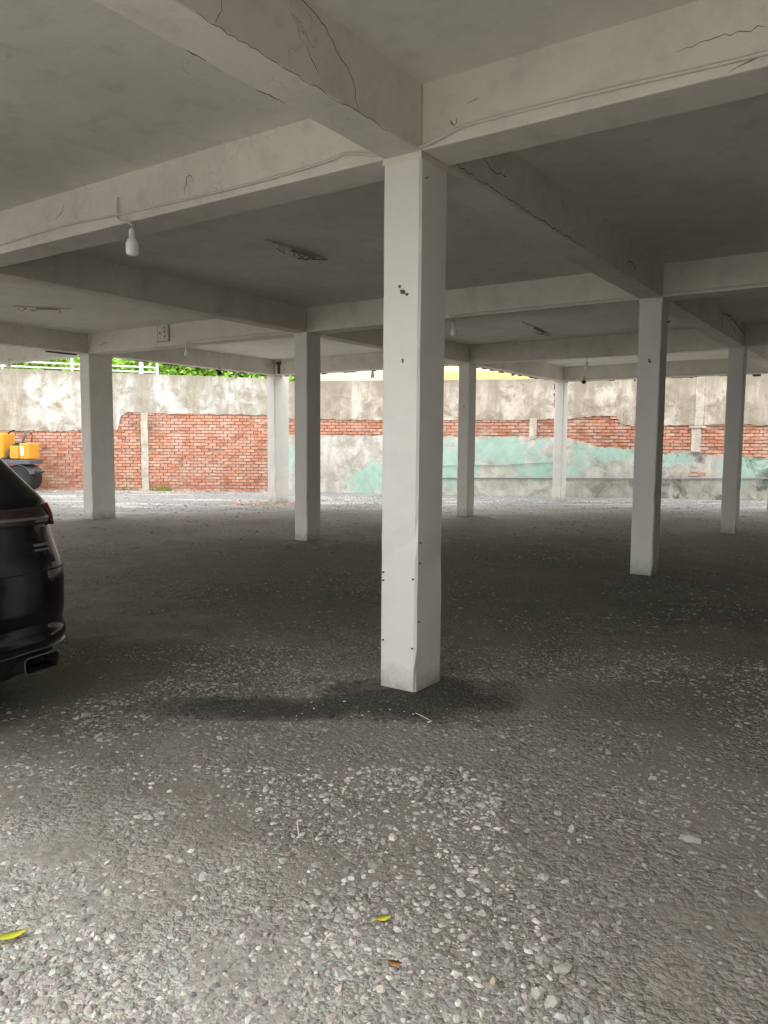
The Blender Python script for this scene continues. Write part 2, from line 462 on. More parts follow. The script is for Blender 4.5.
# ---- cracks in the plaster of the beams (thin recessed lines, child of their beam)
def crack(parent, pts, w=0.004, axis='x', off=-0.0012, seed=1):
    w *= 0.55
    """pts in building coordinates on a face; ribbon a hair proud of the face"""
    rnd = random.Random(seed); fine = []
    for p, q in zip(pts, pts[1:]):
        p = Vector(p); q = Vector(q); k = max(2, int((q-p).length/0.03))
        for t in range(k):
            r = p.lerp(q, t/k)
            j = Vector((rnd.uniform(-1, 1), rnd.uniform(-1, 1), rnd.uniform(-1, 1)))*0.011
            if axis == 'x': j.x = 0
            elif axis == 'y': j.y = 0
            else: j.z = 0
            fine.append(r+j)
    fine.append(Vector(pts[-1]))
    nrm = {'x': Vector((1, 0, 0)), 'y': Vector((0, 1, 0)), 'z': Vector((0, 0, 1))}[axis]*off
    m = MB(); prev = None
    for i_, p in enumerate(fine):
        t = (fine[min(i_+1, len(fine)-1)]-fine[max(i_-1, 0)]).normalized()
        s = t.cross(nrm.normalized())*(w*rnd.uniform(0.3, 1.0)*(1 if 0 < i_ < len(fine)-1 else 0.2))
        n0 = len(m.v); m.v += [tuple(p+nrm-s), tuple(p+nrm+s), tuple(p-nrm*0.5+s), tuple(p-nrm*0.5-s)]
        if prev is not None:
            for k in range(4): m.f.append((prev+k, prev+(k+1) % 4, n0+(k+1) % 4, n0+k))
        prev = n0
    return m.build('crack', M['crack'], parent)
bB = BEAMS[('B', 0, -1)]; bA0 = BEAMS[('A', 0, 0)]; bAr = BEAMS[('A', -1, 0)]; bB0 = BEAMS[('B', 0, 0)]; bB1 = BEAMS[('B', 0, 1)]
crack(bB, [(-1.40, 0, 2.845), (-1.37, 0, 2.95), (-1.33, 0, 3.02), (-1.34, 0, 3.12)], 0.004, 'y', seed=1)
crack(bB, [(-0.55, 0, 2.86), (-0.58, 0, 2.96), (-0.70, 0, 3.05), (-0.78, 0, 3.11), (-0.95, 0, 3.14)], 0.004, 'y', seed=2)
crack(bB, [(-0.82, 0, 2.90), (-0.90, 0, 2.98)], 0.003, 'y', seed=3)
crack(bB, [(-1.5, 0.002, 2.842), (-0.9, 0.004, 2.842), (-0.3, 0.003, 2.842)], 0.003, 'z', seed=4)
crack(bB, [(-1.35, 0.215, 2.841), (-1.25, 0.222, 2.841)], 0.008, 'z', seed=5); crack(bB, [(-0.95, 0.22, 2.841), (-0.8, 0.215, 2.841)], 0.007, 'z', seed=55)
crack(bAr, [(0, -1.25, 2.985), (0, -1.40, 3.0), (0, -1.58, 2.99)], 0.003, 'x', seed=6)
crack(bAr, [(0, -0.16, 2.95), (0, -0.19, 2.93), (0, -0.20, 2.955)], 0.009, 'x', seed=7)
crack(bAr, [(0, -0.27, 3.02), (0, -0.32, 3.025)], 0.006, 'x', seed=8)
crack(bAr, [(0, -1.45, 2.86), (0, -1.56, 2.88)], 0.008, 'x', seed=9)
crack(bA0, [(0, 1.78, 2.93), (0, 1.76, 3.02), (0, 1.72, 3.04), (0, 1.69, 2.98)], 0.005, 'x', seed=10)
crack(bA0, [(0, 3.2, 2.98), (0, 3.12, 3.02), (0, 3.08, 3.08)], 0.005, 'x', seed=11)
crack(bB0, [(0.3, 0, 2.88), (0.9, 0, 2.87), (1.5, 0, 2.86), (2.4, 0, 2.855)], 0.006, 'y', seed=12)
crack(bB0, [(0.55, 0, 3.10), (0.7, 0, 3.0), (0.8, 0, 2.97), (1.0, 0, 2.99)], 0.009, 'y', seed=13)
crack(bB0, [(0.30, 0, 2.98), (0.36, 0, 2.93)], 0.014, 'y', seed=14)
crack(bB0, [(3.4, 0, 2.92), (3.5, 0, 2.98), (3.7, 0, 2.95), (3.6, 0, 2.90)], 0.012, 'y', seed=15)
crack(bB1, [(7.6, 0, 2.90), (7.55, 0, 3.10), (8.1, 0, 3.13), (9.2, 0, 3.02)], 0.022, 'y', seed=16)
crack(bB1, [(8.3, 0, 2.86), (8.35, 0, 3.0), (8.5, 0, 2.95)], 0.018, 'y', seed=17)
crack(BEAMS[('A', 1, 1)], [(4.629, 9.2, 2.95), (4.629, 9.05, 3.0), (4.629, 8.95, 2.97)], 0.012, 'x', seed=18)

# ---- ragged mortar dribbles hanging from the outer edge of the rear beams
def dribble(key, a0, a1, fixed, along):
    m = MB(); rnd = random.Random(int(a0*10)); t = a0
    while t < a1:
        w = rnd.uniform(0.02, 0.10); h = rnd.choice((0.006, 0.008, 0.012, 0.012, 0.02, 0.04)); g = rnd.choice((0, 0, 0, 0.02, 0.2, 0.45))
        if along == 'A': m.box(fixed, t, SOF-h, fixed+0.04, t+w, SOF+0.002)
        else: m.box(t, fixed, SOF-h, t+w, fixed+0.04, SOF+0.002)
        t += w+g
    m.build('ragged_mortar', M['rust'], BEAMS[key])
dribble(('A', 1, 2), 5.0, 9.4, 9.277+SB-0.02, 'A')
dribble(('B', 1, 2), 9.6, 13.8, 4.665+S-0.03, 'B')
dribble(('B', 2, 1), 5.2, 9.2, 9.51+S-0.03, 'B')
dribble(('A', 0, 3), 0.5, 4.4, 13.958+SB-0.03, 'A')
m = MB().box(4.0, 9.51+S-0.01, SOF-0.022, 4.55, 9.51+S+0.04, SOF+0.004)
m.build('rotten_edge_board', M['rust'], BEAMS[('B', 2, 0)])
# rusty bracket above the corner column
MB().box(9.25, 9.35, 2.86, 9.28, 9.40, 3.10).box(9.24, 9.32, 3.06, 9.28, 9.43, 3.12).build('rusty_bracket', M['rust'], BEAMS[('A', 1, 2)])

# ------------------------------------------------------------------ wiring and lamps
def bpath(pts): return [W(*p) for p in pts]
def smooth_path(pts, k=6):
    pts = [Vector(p) for p in pts]; out = []
    for i_ in range(len(pts)-1):
        p0 = pts[max(i_-1, 0)]; p1 = pts[i_]; p2 = pts[i_+1]; p3 = pts[min(i_+2, len(pts)-1)]
        for t in range(k):
            u = t/k
            out.append(0.5*((2*p1)+(p2-p0)*u+(2*p0-5*p1+4*p2-p3)*u*u+(3*p1-p0-3*p2+p3)*u**3))
    out.append(pts[-1]); return out
def cable(name, pts, r, label, mat='cable', cat='cable'):
    o = MB().tube(smooth_path(bpath(pts)), r, 8).build(name, M[mat], smooth=True)
    return tag(o, label, cat)
cable('cable', [(-0.012, 4.6, 2.90), (-0.012, 3.95, 2.905), (-0.012, 3.1, 2.925), (-0.012, 2.43, 2.904), (-0.012, 1.3, 2.885), (-0.012, 0.62, 2.90), (-0.012, 0.50, 2.918), (-0.014, 0.40, 2.90), (-0.014, 0.24, 2.862), (-0.016, 0.10, 2.852), (-0.018, -0.01, 2.852), (-0.014, -0.12, 2.872), (-0.012, -0.24, 2.90), (-0.012, -0.45, 2.905), (-0.012, -0.93, 2.90), (-0.012, -1.6, 2.885), (-0.012, -2.6, 2.89)], 0.0085,
      'off-white cable sagging along the nearest beam above the big column')
cable('cable', [(4.615, 2.45, 2.862), (4.615, 1.6, 2.868), (4.615, 0.43, 2.862), (4.615, -0.1, 2.866), (4.615, -1.2, 2.875)], 0.009,
      'pale cable along the second beam, behind the big column to the right')
cable('cable', [(4.615, 7.1, 2.868), (4.615, 6.9, 2.876), (4.615, 5.6, 2.872), (4.615, 4.9, 2.862)], 0.011,
      'pale cable along the beam right of the rusty junction box')
cable('cable', [(13.945, 4.55, 2.872), (13.945, 3.2, 2.868), (13.945, 1.6, 2.874), (13.945, 0.3, 2.868)], 0.013,
      'pale cable along the rear beam right of the distant lit column')
cable('cable', [(4.62, 9.40, 3.15), (4.618, 9.44, 3.02), (4.618, 9.50, 2.9), (4.61, 9.62, 2.85)], 0.012,
      'short pale cable bending down the beam above the wide left column')

def bulb_lamp(b, a, z_top, z_bot, label, hook=None, tilt=0.0):
    """hanging lamp: cord, socket, bulb; z_top = cord end on the beam, z_bot = bottom of the bulb"""
    e = empty('light_bulb', W(b, a, z_bot), TH); tag(e, label, 'light bulb', 'bulbs hanging from the beams')
    L = z_top - z_bot
    rb = 0.036 if hook is None else hook
    hb = rb*3.0
    cord = MB().tube([(0.03, 0, L), (0.004, 0.004, L-0.01), (0, 0, hb+0.05), (0, 0, hb+0.03)], 0.006, 6)
    cord.build('cord', M['cable'], e, smooth=True)
    MB().lathe([(0.004, hb+0.055), (0.017, hb+0.05), (0.021, hb+0.03), (0.022, hb-0.012), (0.018, hb-0.018)], 14).build('socket', M['socket'], e, smooth=True)
    MB().lathe([(0.016, hb-0.01), (0.021, hb*0.90), (rb*0.80, hb*0.76), (rb, hb*0.60), (rb, hb*0.25), (rb*0.93, hb*0.12), (rb*0.66, hb*0.03), (rb*0.15, 0.0)], 18).build('bulb', M['bulb'], e, smooth=True)
    return e
bulb_lamp(-0.045, 2.25, 2.80, 2.595, 'white bulb hanging from the nearest beam at upper left, largest of the bulbs', 0.044)
# cable drop from beam face to the nearest bulb
cable('cable', [(-0.012, 2.44, 3.02), (-0.014, 2.445, 2.93), (-0.016, 2.43, 2.87), (-0.03, 2.33, 2.835), (-0.04, 2.27, 2.81), (-0.045, 2.25, 2.795)], 0.007, 'short cable hooking down from the beam to the largest bulb')
bulb_lamp(4.60, 2.385, 2.85, 2.614, 'white bulb hanging from the second beam just right of the big column')
bulb_lamp(4.60, 7.02, 2.87, 2.643, 'clear bulb hanging near the rusty junction box at left')
bulb_lamp(8.07, 9.49, 2.86, 2.665, 'bulb under the roof edge against the green hedge', 0.034)
bulb_lamp(4.60, 11.95, 2.90, 2.70, 'bulb at the far left edge in front of the white railing', 0.045)
bulb_lamp(9.26, 2.435, 2.86, 2.585, 'bulb hanging between the distant lit column and the right column', 0.042)
bulb_lamp(9.30, 6.88, 2.85, 2.665, 'bulb under the roof edge just left of the big column', 0.036)

def sec_cam(b, a, z, label):
    e = empty('security_camera', W(b, a, z), TH); tag(e, label, 'camera', 'small dark cameras under the roof edge')
    MB().box(-0.01, -0.01, 0.03, 0.01, 0.01, 0.12).build('bracket', M['wire'], e)
    MB().lathe([(0.03, -0.045), (0.045, -0.03), (0.045, 0.03), (0.03, 0.045)], 12, Matrix.Rotation(1.57, 4, 'Y')).build('housing', M['black_plastic'], e, smooth=True)
    return e
sec_cam(7.6, 9.47, 2.74, 'small dark camera under the roof edge before the green hedge')
sec_cam(13.90, 4.16, 2.80, 'small dark camera on the rear beam beside the distant lit column')

def old_fixture(b0, a0, b1, a1, label, broken):
    """remains of a strip lamp on the slab: base strip, clips, dangling wires"""
    c = W((b0+b1)/2, (a0+a1)/2, SLAB); L = math.hypot(b1-b0, a1-a0); rz = TH+math.atan2(a1-a0, b1-b0)
    e = empty('lamp_fixture', c, rz); tag(e, label, 'lamp fixture', 'broken strip lamps on the ceiling')
    MB().box(-L/2, -0.010, -0.016, L/2, 0.010, 0.0).build('base_strip', M['box_metal'], e, bevel=0.004)
    MB().box(-L*0.10, -0.02, -0.034, L*0.28, 0.02, -0.016).build('ballast', M['wire'], e, bevel=0.006)
    for s in (-0.3, 0.3):
        MB().box(L*s-0.02, -0.02, -0.03, L*s+0.02, 0.02, -0.016).build('clip', M['box_metal'], e)
    rnd = random.Random(broken)
    for k in range(4):
        m = MB()
        x = rnd.uniform(-0.3, 0.3)*L
        m.tube([(x, 0, -0.03), (x+rnd.uniform(-.08, .08), rnd.uniform(-.08, .08), -0.06), (x+rnd.uniform(-.2, .2), rnd.uniform(-.12, .12), -0.05)], 0.004, 5)
        m.build('loose_wire', M['black_plastic'], e)
    return e
old_fixture(1.75, 2.72, 2.65, 2.73, 'rusty broken strip lamp on the ceiling between bulb and big column', 1)
old_fixture(7.2, 2.7, 8.7, 2.85, 'broken strip lamp on the ceiling right of the big column', 2)
old_fixture(2.40, 7.95, 2.95, 7.45, 'broken strip lamp on the light ceiling at far left', 3)

e = empty('junction_box', W(4.60, 7.565, 3.045), TH); tag(e, 'cream metal box with holes and rust on the beam at left', 'junction box')
MB().box(0, -0.115, -0.125, 0.035, 0.115, 0.125).build('housing', M['box_metal'], e, bevel=0.008)
MB().box(0.01, -0.135, -0.14, 0.03, 0.135, 0.14).build('back_plate', plain('rust_stained_plate', (0.42, 0.30, 0.22), 0.85), e)
for (y, z) in ((-0.05, 0.07), (-0.05, -0.06), (0.06, 0.0), (-0.045, 0.01)):
    MB().lathe([(0.014, 0), (0.014, 0.006)], 8, Matrix.Translation((0.0, y, z)) @ Matrix.Rotation(-math.pi/2, 4, 'Y')).build('hole', M['hole'], e)

# ------------------------------------------------------------------ yard walls: brick core, peeled plaster coats
def interp(c, s):
    if s <= c[0][0]: return c[0][1]
    for (a, va), (b, vb) in zip(c, c[1:]):
        if s <= b: return va+(vb-va)*(s-a)/max(b-a, 1e-6)
    return c[-1][1]

def brick_mat():
    n = NT('red_brick'); oi = n.node('ShaderNodeObjectInfo'); at = n.node('ShaderNodeAttribute', attribute_name='tint')
    v = n.math('FRACT', n.math('ADD', oi.outputs['Random'], at.outputs['Fac']))
    c = n.ramp(v, [(0.0, (0.46, 0.20, 0.13)), (0.25, (0.66, 0.31, 0.20)), (0.5, (0.72, 0.40, 0.29)), (0.75, (0.60, 0.25, 0.15)), (1.0, (0.74, 0.48, 0.37))])
    co = n.wcoord()
    lime = n.ramp(n.noise(co, 2.2, 6, 0.7), [(0.46, 0.0), (0.68, 0.75)])
    c = n.mix(lime, c, (0.72, 0.60, 0.52))
    soot = n.ramp(n.noise(co, 0.9, 5, 0.7), [(0.54, 0.0), (0.72, 0.6)])
    c = n.mix(soot, c, (0.20, 0.13, 0.10))
    c = n.mix(1.0, c, (0.90, 0.88, 0.88), 'MULTIPLY')
    n.bump(n.noise(co, 25, 5, 0.7), 0.6, 0.01)
    return n.out(c, 0.9, 0, 0.2)
M['brick'] = brick_mat()
M['mortar'] = plain('old_mortar', (0.40, 0.275, 0.215), 0.95, 0, 0.2, 0.35, 6)

def plaster_mat(name, base, stain, top, teal=False, lo=0.5):
    n = NT(name); co = n.wcoord(); st = n.wcoord((1, 1, 0.16))
    str_ = n.noise(st, 1.7, 6, 0.65, 0.3); pat = n.noise(co, 2.6, 7, 0.72, 0.5); fin = n.noise(co, 22, 4, 0.7)
    sp = n.node('ShaderNodeSeparateXYZ'); n.link(n.wcoord(), sp.inputs[0])
    c = n.mix(n.ramp(pat, [(0.38, 0.0), (0.56, 1.0)]), stain, base)
    streak = n.ramp(str_, [(lo-0.06, 0.0), (lo+0.10, 1.0)])
    c = n.mix(n.math('MULTIPLY', streak, 0.75), c, stain)
    # algae that runs down from the coping
    up = n.node('ShaderNodeMapRange'); up.inputs['From Min'].default_value = top-0.75; up.inputs['From Max'].default_value = top
    n.link(sp.outputs[2], up.inputs['Value'])
    dirt = n.math('MULTIPLY', n.ramp(n.math('ADD', n.math('MULTIPLY', up.outputs[0], 0.55), n.math('MULTIPLY', str_, 0.7)), [(0.45, 0.0), (0.75, 1.0)]), 0.75)
    if not teal: c = n.mix(dirt, c, (0.30, 0.265, 0.20))
    if teal:
        tf = n.noise(co, 4.5, 6, 0.75, 0.5); tw_ = n.noise(co, 1.6, 5, 0.7, 0.4)
        def patch_(x, z, rx, rz):
            dx = n.math('DIVIDE', n.math('SUBTRACT', sp.outputs[0], x), rx); dz = n.math('DIVIDE', n.math('SUBTRACT', sp.outputs[2], z), rz)
            d = n.math('SQRT', n.math('ADD', n.math('MULTIPLY', dx, dx), n.math('MULTIPLY', dz, dz)))
            d = n.math('ADD', d, n.math('MULTIPLY', n.math('SUBTRACT', tw_, 0.5), 2.6))
            d = n.math('ADD', d, n.math('MULTIPLY', n.math('SUBTRACT', tf, 0.5), 2.2))
            return n.ramp(d, [(0.62, 1.0), (0.95, 0.0)])
        msk = None
        for (px_, pz_, prx, prz) in ((-0.3, 0.35, 0.75, 0.55), (1.9, 0.75, 0.85, 0.75), (3.1, 1.2, 1.2, 0.6), (4.2, 0.7, 0.9, 0.35), (5.7, 1.15, 1.2, 0.35), (7.2, 1.0, 1.0, 0.22), (9.4, 0.75, 1.1, 0.45), (-2.7, 0.9, 0.3, 0.5), (12.5, 0.8, 2.0, 0.4)):
            q_ = patch_(px_, pz_, prx, prz)
            msk = q_ if msk is None else n.math('MAXIMUM', msk, q_)
        c = n.mix(n.math('MULTIPLY', msk, 0.72), c, n.mix(tf, (0.22, 0.50, 0.41), (0.52, 0.76, 0.67)))
        mo = n.ramp(n.noise(co, 1.1, 6, 0.72, 0.6), [(0.52, 0.0), (0.62, 1.0)])
        ex = n.node('ShaderNodeMapRange'); ex.inputs['From Min'].default_value = 3.5; ex.inputs['From Max'].default_value = 8.0
        ex.inputs['To Min'].default_value = 0.10; ex.inputs['To Max'].default_value = 0.85
        n.link(sp.outputs[0], ex.inputs['Value'])
        lowz = n.node('ShaderNodeMapRange'); lowz.inputs['From Min'].default_value = 0.25; lowz.inputs['From Max'].default_value = 0.75
        lowz.inputs['To Min'].default_value = 0.35; lowz.inputs['To Max'].default_value = 0.0
        n.link(sp.outputs[2], lowz.inputs['Value'])
        c = n.mix(n.math('MINIMUM', n.math('MULTIPLY', n.math('ADD', mo, lowz.outputs[0]), ex.outputs[0]), 0.9), c, (0.12, 0.125, 0.10))
    n.bump(n.math('ADD', pat, n.math('MULTIPLY', fin, 0.5)), 0.7, 0.02)
    return n.out(c, 0.9, 0, 0.2)
M['plaster_l'] = plaster_mat('white_weathered_plaster', (0.66, 0.65, 0.62), (0.33, 0.30, 0.235), 3.45, lo=0.47)
M['plaster_r'] = plaster_mat('grey_weathered_plaster', (0.66, 0.61, 0.54), (0.32, 0.275, 0.215), 3.25, lo=0.47)
M['plaster_t'] = plaster_mat('turquoise_peeling_plaster', (0.66, 0.64, 0.59), (0.40, 0.38, 0.335), 3.0, teal=True, lo=0.56)
M['post'] = plaster_mat('concrete_wall_post', (0.74, 0.70, 0.63), (0.45, 0.41, 0.34), 3.2, lo=0.52)

def yard_wall(name, label, loc, rotz, s0, s1, top, band_top, band_bot, mats, vis, posts, gap=None, seed=1):
    rnd = random.Random(seed)
    core = MB(); step = 0.5; k = s0
    while k < s1-1e-6:
        e_ = min(k+step, s1)
        core.box(k, 0.052, -0.1, e_, 0.30, min(interp(top, k), interp(top, e_)))
        k = e_
    o = core.build(name, M['mortar'], loc=loc, rotz=rotz)
    tag(o, label, 'wall', kind='structure')
    def rag(curve, ph):
        out = []; s = s0; lastj = 0
        while s < s1:
            z = interp(curve, s)
            j = 0.028*noise.noise(Vector((s*3.1, ph, 0)))+0.03*noise.noise(Vector((s*9.0, ph, 5)))
            out.append((s, z+j)); s += rnd.uniform(0.035, 0.075)
        out.append((s1, interp(curve, s1))); return out
    def sheet(lower, upper, nm, mat, y0=0.0, y1=0.06):
        m = MB()
        ss = [p[0] for p in lower]
        prev = None
        for (s, zl) in lower:
            zu = interp(upper, s)
            yo = 0.006*noise.noise(Vector((s*1.3, 2, 1)))
            n0 = len(m.v); m.v += [(s, y0+yo, zl), (s, y0+yo, zu), (s, y1, zu), (s, y1, zl)]
            if prev is not None:
                for q in range(4): m.f.append((prev+q, prev+(q+1) % 4, n0+(q+1) % 4, n0+q))
            else: m.f.append((n0, n0+1, n0+2, n0+3))
            prev = n0
        m.f.append((prev+3, prev+2, prev+1, prev))
        return m.build(nm, mat, o)
    bt = rag(band_top, 1.0+seed)
    tp = [(s, interp(top, s)+0.012) for (s, z) in bt]
    up = sheet(bt, tp, 'upper_plaster', mats[0])
    if band_bot:
        bb = rag(band_bot, 7.0+seed)
        sheet([(s, -0.1) for (s, z) in bb], bb, 'lower_plaster', mats[1], -0.012)
    # bricks
    bl, bh, jt = 0.192, 0.066, 0.018
    variants = []
    for q in range(4):
        m = MB().box(0, 0, 0, bl, 0.06, bh); r2 = random.Random(q+seed*9)
        m.v = [(x+r2.uniform(-.006, .006), y+(r2.uniform(-.006, .006) if y < 0.03 else 0), z+r2.uniform(-.005, .005)) for (x, y, z) in m.v]
        variants.append(m.mesh('brick', M['brick']))
    cand = []
    nrow = int(3.0/(bh+jt))
    for row in range(nrow):
        z = 0.0+row*(bh+jt)
        s = s0-(0.1085 if row % 2 else 0)+rnd.uniform(0, .02)
        while s < s1-bl:
            mid = s+bl/2
            t_ = interp(band_top, mid); b_ = interp(band_bot, mid) if band_bot else -0.1
            if s >= s0 and z < t_+0.05 and z+bh > b_-0.05:
                blocked = any(p0+0.01 < s and s+bl < p1-0.01 and z < pz1 and z+bh > pz0 for (p0, p1, pz0, pz1) in posts)
                miss = gap and gap[0] < z+bh*0.5 < gap[1] and noise.noise(Vector((s*1.7, 4, 4))) > 0.12
                if not blocked and not miss and rnd.random() > 0.004: cand.append((s, z))
            s += bl+jt
    inview = [c for c in cand if vis[0] < c[0] < vis[1]]
    inview.sort(key=lambda c: (abs(c[0]-vis[2]), c[1]))
    single = set(inview[:296])
    rest = MB(); tint = []
    for (s, z) in cand:
        y = 0.022+0.012*noise.noise(Vector((s*2, z*5, 1)))+rnd.uniform(-.006, .010)
        if (s, z) in single:
            b = bpy.data.objects.new('brick', variants[rnd.randrange(4)]); C.objects.link(b)
            b.parent = o; b.location = (s+rnd.uniform(-.008, .008), y, z+rnd.uniform(-.006, .006))
        else:
            jz = rnd.uniform(-.006, .006); js = rnd.uniform(-.008, .008)
            rest.box(s+js, y, z+jz, s+js+bl+rnd.uniform(-.006, .004), y+0.05, z+jz+bh+rnd.uniform(-.005, .003)); tint.append(rnd.random())
    if rest.v:
        b = rest.build('brickwork', M['brick'], o); tag(b, kind='stuff')
        a = b.data.attributes.new('tint', 'FLOAT', 'FACE')
        if len(a.data) == len(tint)*6:
            a.data.foreach_set('value', np.repeat(np.array(tint, dtype=np.float32), 6))
    for (p0, p1, pz0, pz1) in posts:
        m = MB(); z = pz0
        while z < pz1:
            z2 = min(z+0.22, pz1); d = rnd.uniform(-.008, .008)
            m.box(p0+d, -0.02+d*0.5, z, p1+d*0.6, 0.06, z2); z = z2
        m.build('wall_post', M['post'], o, bevel=0.006)
    return o

wl = yard_wall('wall_left', 'brick yard wall with peeling white plaster above bare red brick', (-18, 21.3, 0), 0.0, 0.0, 15.1,
     [(0, 3.55), (7.4, 3.32), (14.6, 3.10), (15.1, 3.06)],
     [(0, 1.65), (9.02, 1.63), (9.52, 1.66), (10.62, 1.68), (10.70, 2.03), (10.92, 2.17), (11.3, 2.14), (12.9, 2.13), (14.6, 2.11), (15.1, 2.12)],
     None, (M['plaster_l'], None), (7.2, 15.1, 12.6), [(11.26, 11.45, -0.05, 2.16)], gap=(1.09, 1.17), seed=1)
wr = yard_wall('wall_back', 'yard wall with grey plaster, a red brick band and turquoise peeling base', (-2.9, 21.3, 0), math.atan2(-0.1777, 0.984), 0.0, 21.0,
     [(0, 3.02), (6.5, 3.03), (7.5, 3.06), (12.6, 3.5), (21, 3.6)],
     [(0, 2.01), (0.3, 2.01), (2.9, 1.98), (4.58, 1.99), (6.79, 1.99), (7.81, 2.02), (8.06, 2.07), (8.55, 2.10), (8.97, 2.10), (9.08, 1.89), (9.35, 1.84), (10.15, 1.87), (10.75, 1.87), (11.58, 1.90), (12.05, 1.88), (21, 1.88)],
     [(0, 1.57), (0.29, 1.57), (2.9, 1.55), (4.58, 1.54), (6.8, 1.55), (7.82, 1.53), (8.08, 1.45), (8.58, 1.30), (9.37, 1.26), (10.18, 1.14), (10.78, 1.25), (11.14, 1.15), (11.61, 1.10), (12.08, 1.08), (21, 1.08)],
     (M['plaster_r'], M['plaster_t']), (0.2, 13.2, 10.0), [(6.79, 6.97, 1.50, 2.03), (10.80, 11.02, 1.20, 1.82), (10.86, 11.06, 1.86, 3.25)], seed=2)
# patch where the lower coat has fallen off
for (s, z) in ((10.80, 0.70), (10.98, 0.62), (10.78, 0.60)):
    b = bpy.data.objects.new('brick', bpy.data.meshes['brick']); C.objects.link(b); b.parent = wr; b.location = (s, -0.028, z)
MB().box(10.72, -0.06, 1.80, 11.12, 0.0, 1.85).build('ledge', M['post'], wr, bevel=0.006)
M['moss'] = plain('dark_green_weeds', (0.12, 0.16, 0.04), 0.9, 0, 0.2, 0.3)

# pipes on the back wall
def wall_pipe(s0, s1, z0, z1, r, label, sag):
    pts = []
    for k in range(21):
        t = k/20; pts.append((s0+(s1-s0)*t, -0.045, z0+(z1-z0)*t+sag*math.sin(t*9)))
    o = MB().tube(pts, r, 8).build('pipe', plain('grey_pipe', (0.27, 0.27, 0.26), 0.6), smooth=True)
    o.matrix_world = wr.matrix_basis.copy()
    o.location = (-2.9, 21.3, 0); o.rotation_euler = (0, 0, math.atan2(-0.1777, 0.984))
    tag(o, label, 'pipe')
wall_pipe(4.2, 14.0, 0.44, 0.575, 0.017, 'long thin grey pipe low along the turquoise wall', 0.004)
wall_pipe(4.2, 7.7, 0.74, 0.89, 0.009, 'thin sagging wire above the grey pipe on the turquoise wall', 0.012)

# weeds at the foot of the brick wall
def weeds(x, y, n_, h, label):
    m = MB(); rnd = random.Random(int(x*100))
    for k in range(n_):
        a = rnd.uniform(0, 6.28); r = rnd.uniform(0, 0.16); bx = x+r*math.cos(a)*2.0; by = y+r*math.sin(a)*0.5
        hh = h*rnd.uniform(0.4, 1.0); ln = rnd.uniform(-.08, .08); w = rnd.uniform(.008, .018)
        p0 = Vector((bx, by, -0.01)); p1 = Vector((bx+ln*0.4, by-0.02, hh*0.6)); p2 = Vector((bx+ln, by-0.05, hh))
        n0 = len(m.v); m.v += [tuple(p0-Vector((w, 0, 0))), tuple(p0+Vector((w, 0, 0))), tuple(p1+Vector((w, 0, 0))), tuple(p1-Vector((w, 0, 0))), tuple(p2)]
        m.f += [(n0, n0+1, n0+2, n0+3), (n0+3, n0+2, n0+4)]
    tag(m.build('weeds', plain('yellow_green_weeds', (0.34, 0.36, 0.10), 0.8, 0, 0.2, 0.35, 8)), label, 'weeds')
weeds(-6.15, 21.15, 70, 0.16, 'small green weeds at the foot of the brick wall right of its post')
weeds(-7.2, 21.15, 40, 0.10, 'small green weeds at the foot of the brick wall left of its post')

# ------------------------------------------------------------------ beyond the walls
bank = MB().box(-45, 21.62, 0, -2.9, 50, 3.0).build('embankment', plain('bank_earth', (0.16, 0.17, 0.08), 0.95))
tag(bank, 'raised earth bank behind the left yard wall', 'embankment', kind='structure')
wm = plain('white_painted_rail', (0.86, 0.87, 0.87), 0.45)
r = empty('railing', (-6.5, 22.3, 3.0)); tag(r, 'white pipe railing above the left yard wall before the hedge', 'railing')
def railz(x, z): return z - 0.036*(x+7.0)
for z in (0.35, 0.49, 0.80):
    MB().tube([(-9.5, 0, railz(-16, z)), (-0.05, 0, railz(-6.55, z))], 0.026, 8).build('rail', wm, r, smooth=True)
for x, w in ((-0.05, 0.03), (-0.51, 0.055), (-2.5, 0.03), (-4.5, 0.03), (-6.5, 0.03), (-8.5, 0.03)):
    MB().box(x-w, -0.03, -0.05, x+w, 0.03, railz(x-6.5, 0.86)).build('post', wm, r, bevel=0.006)

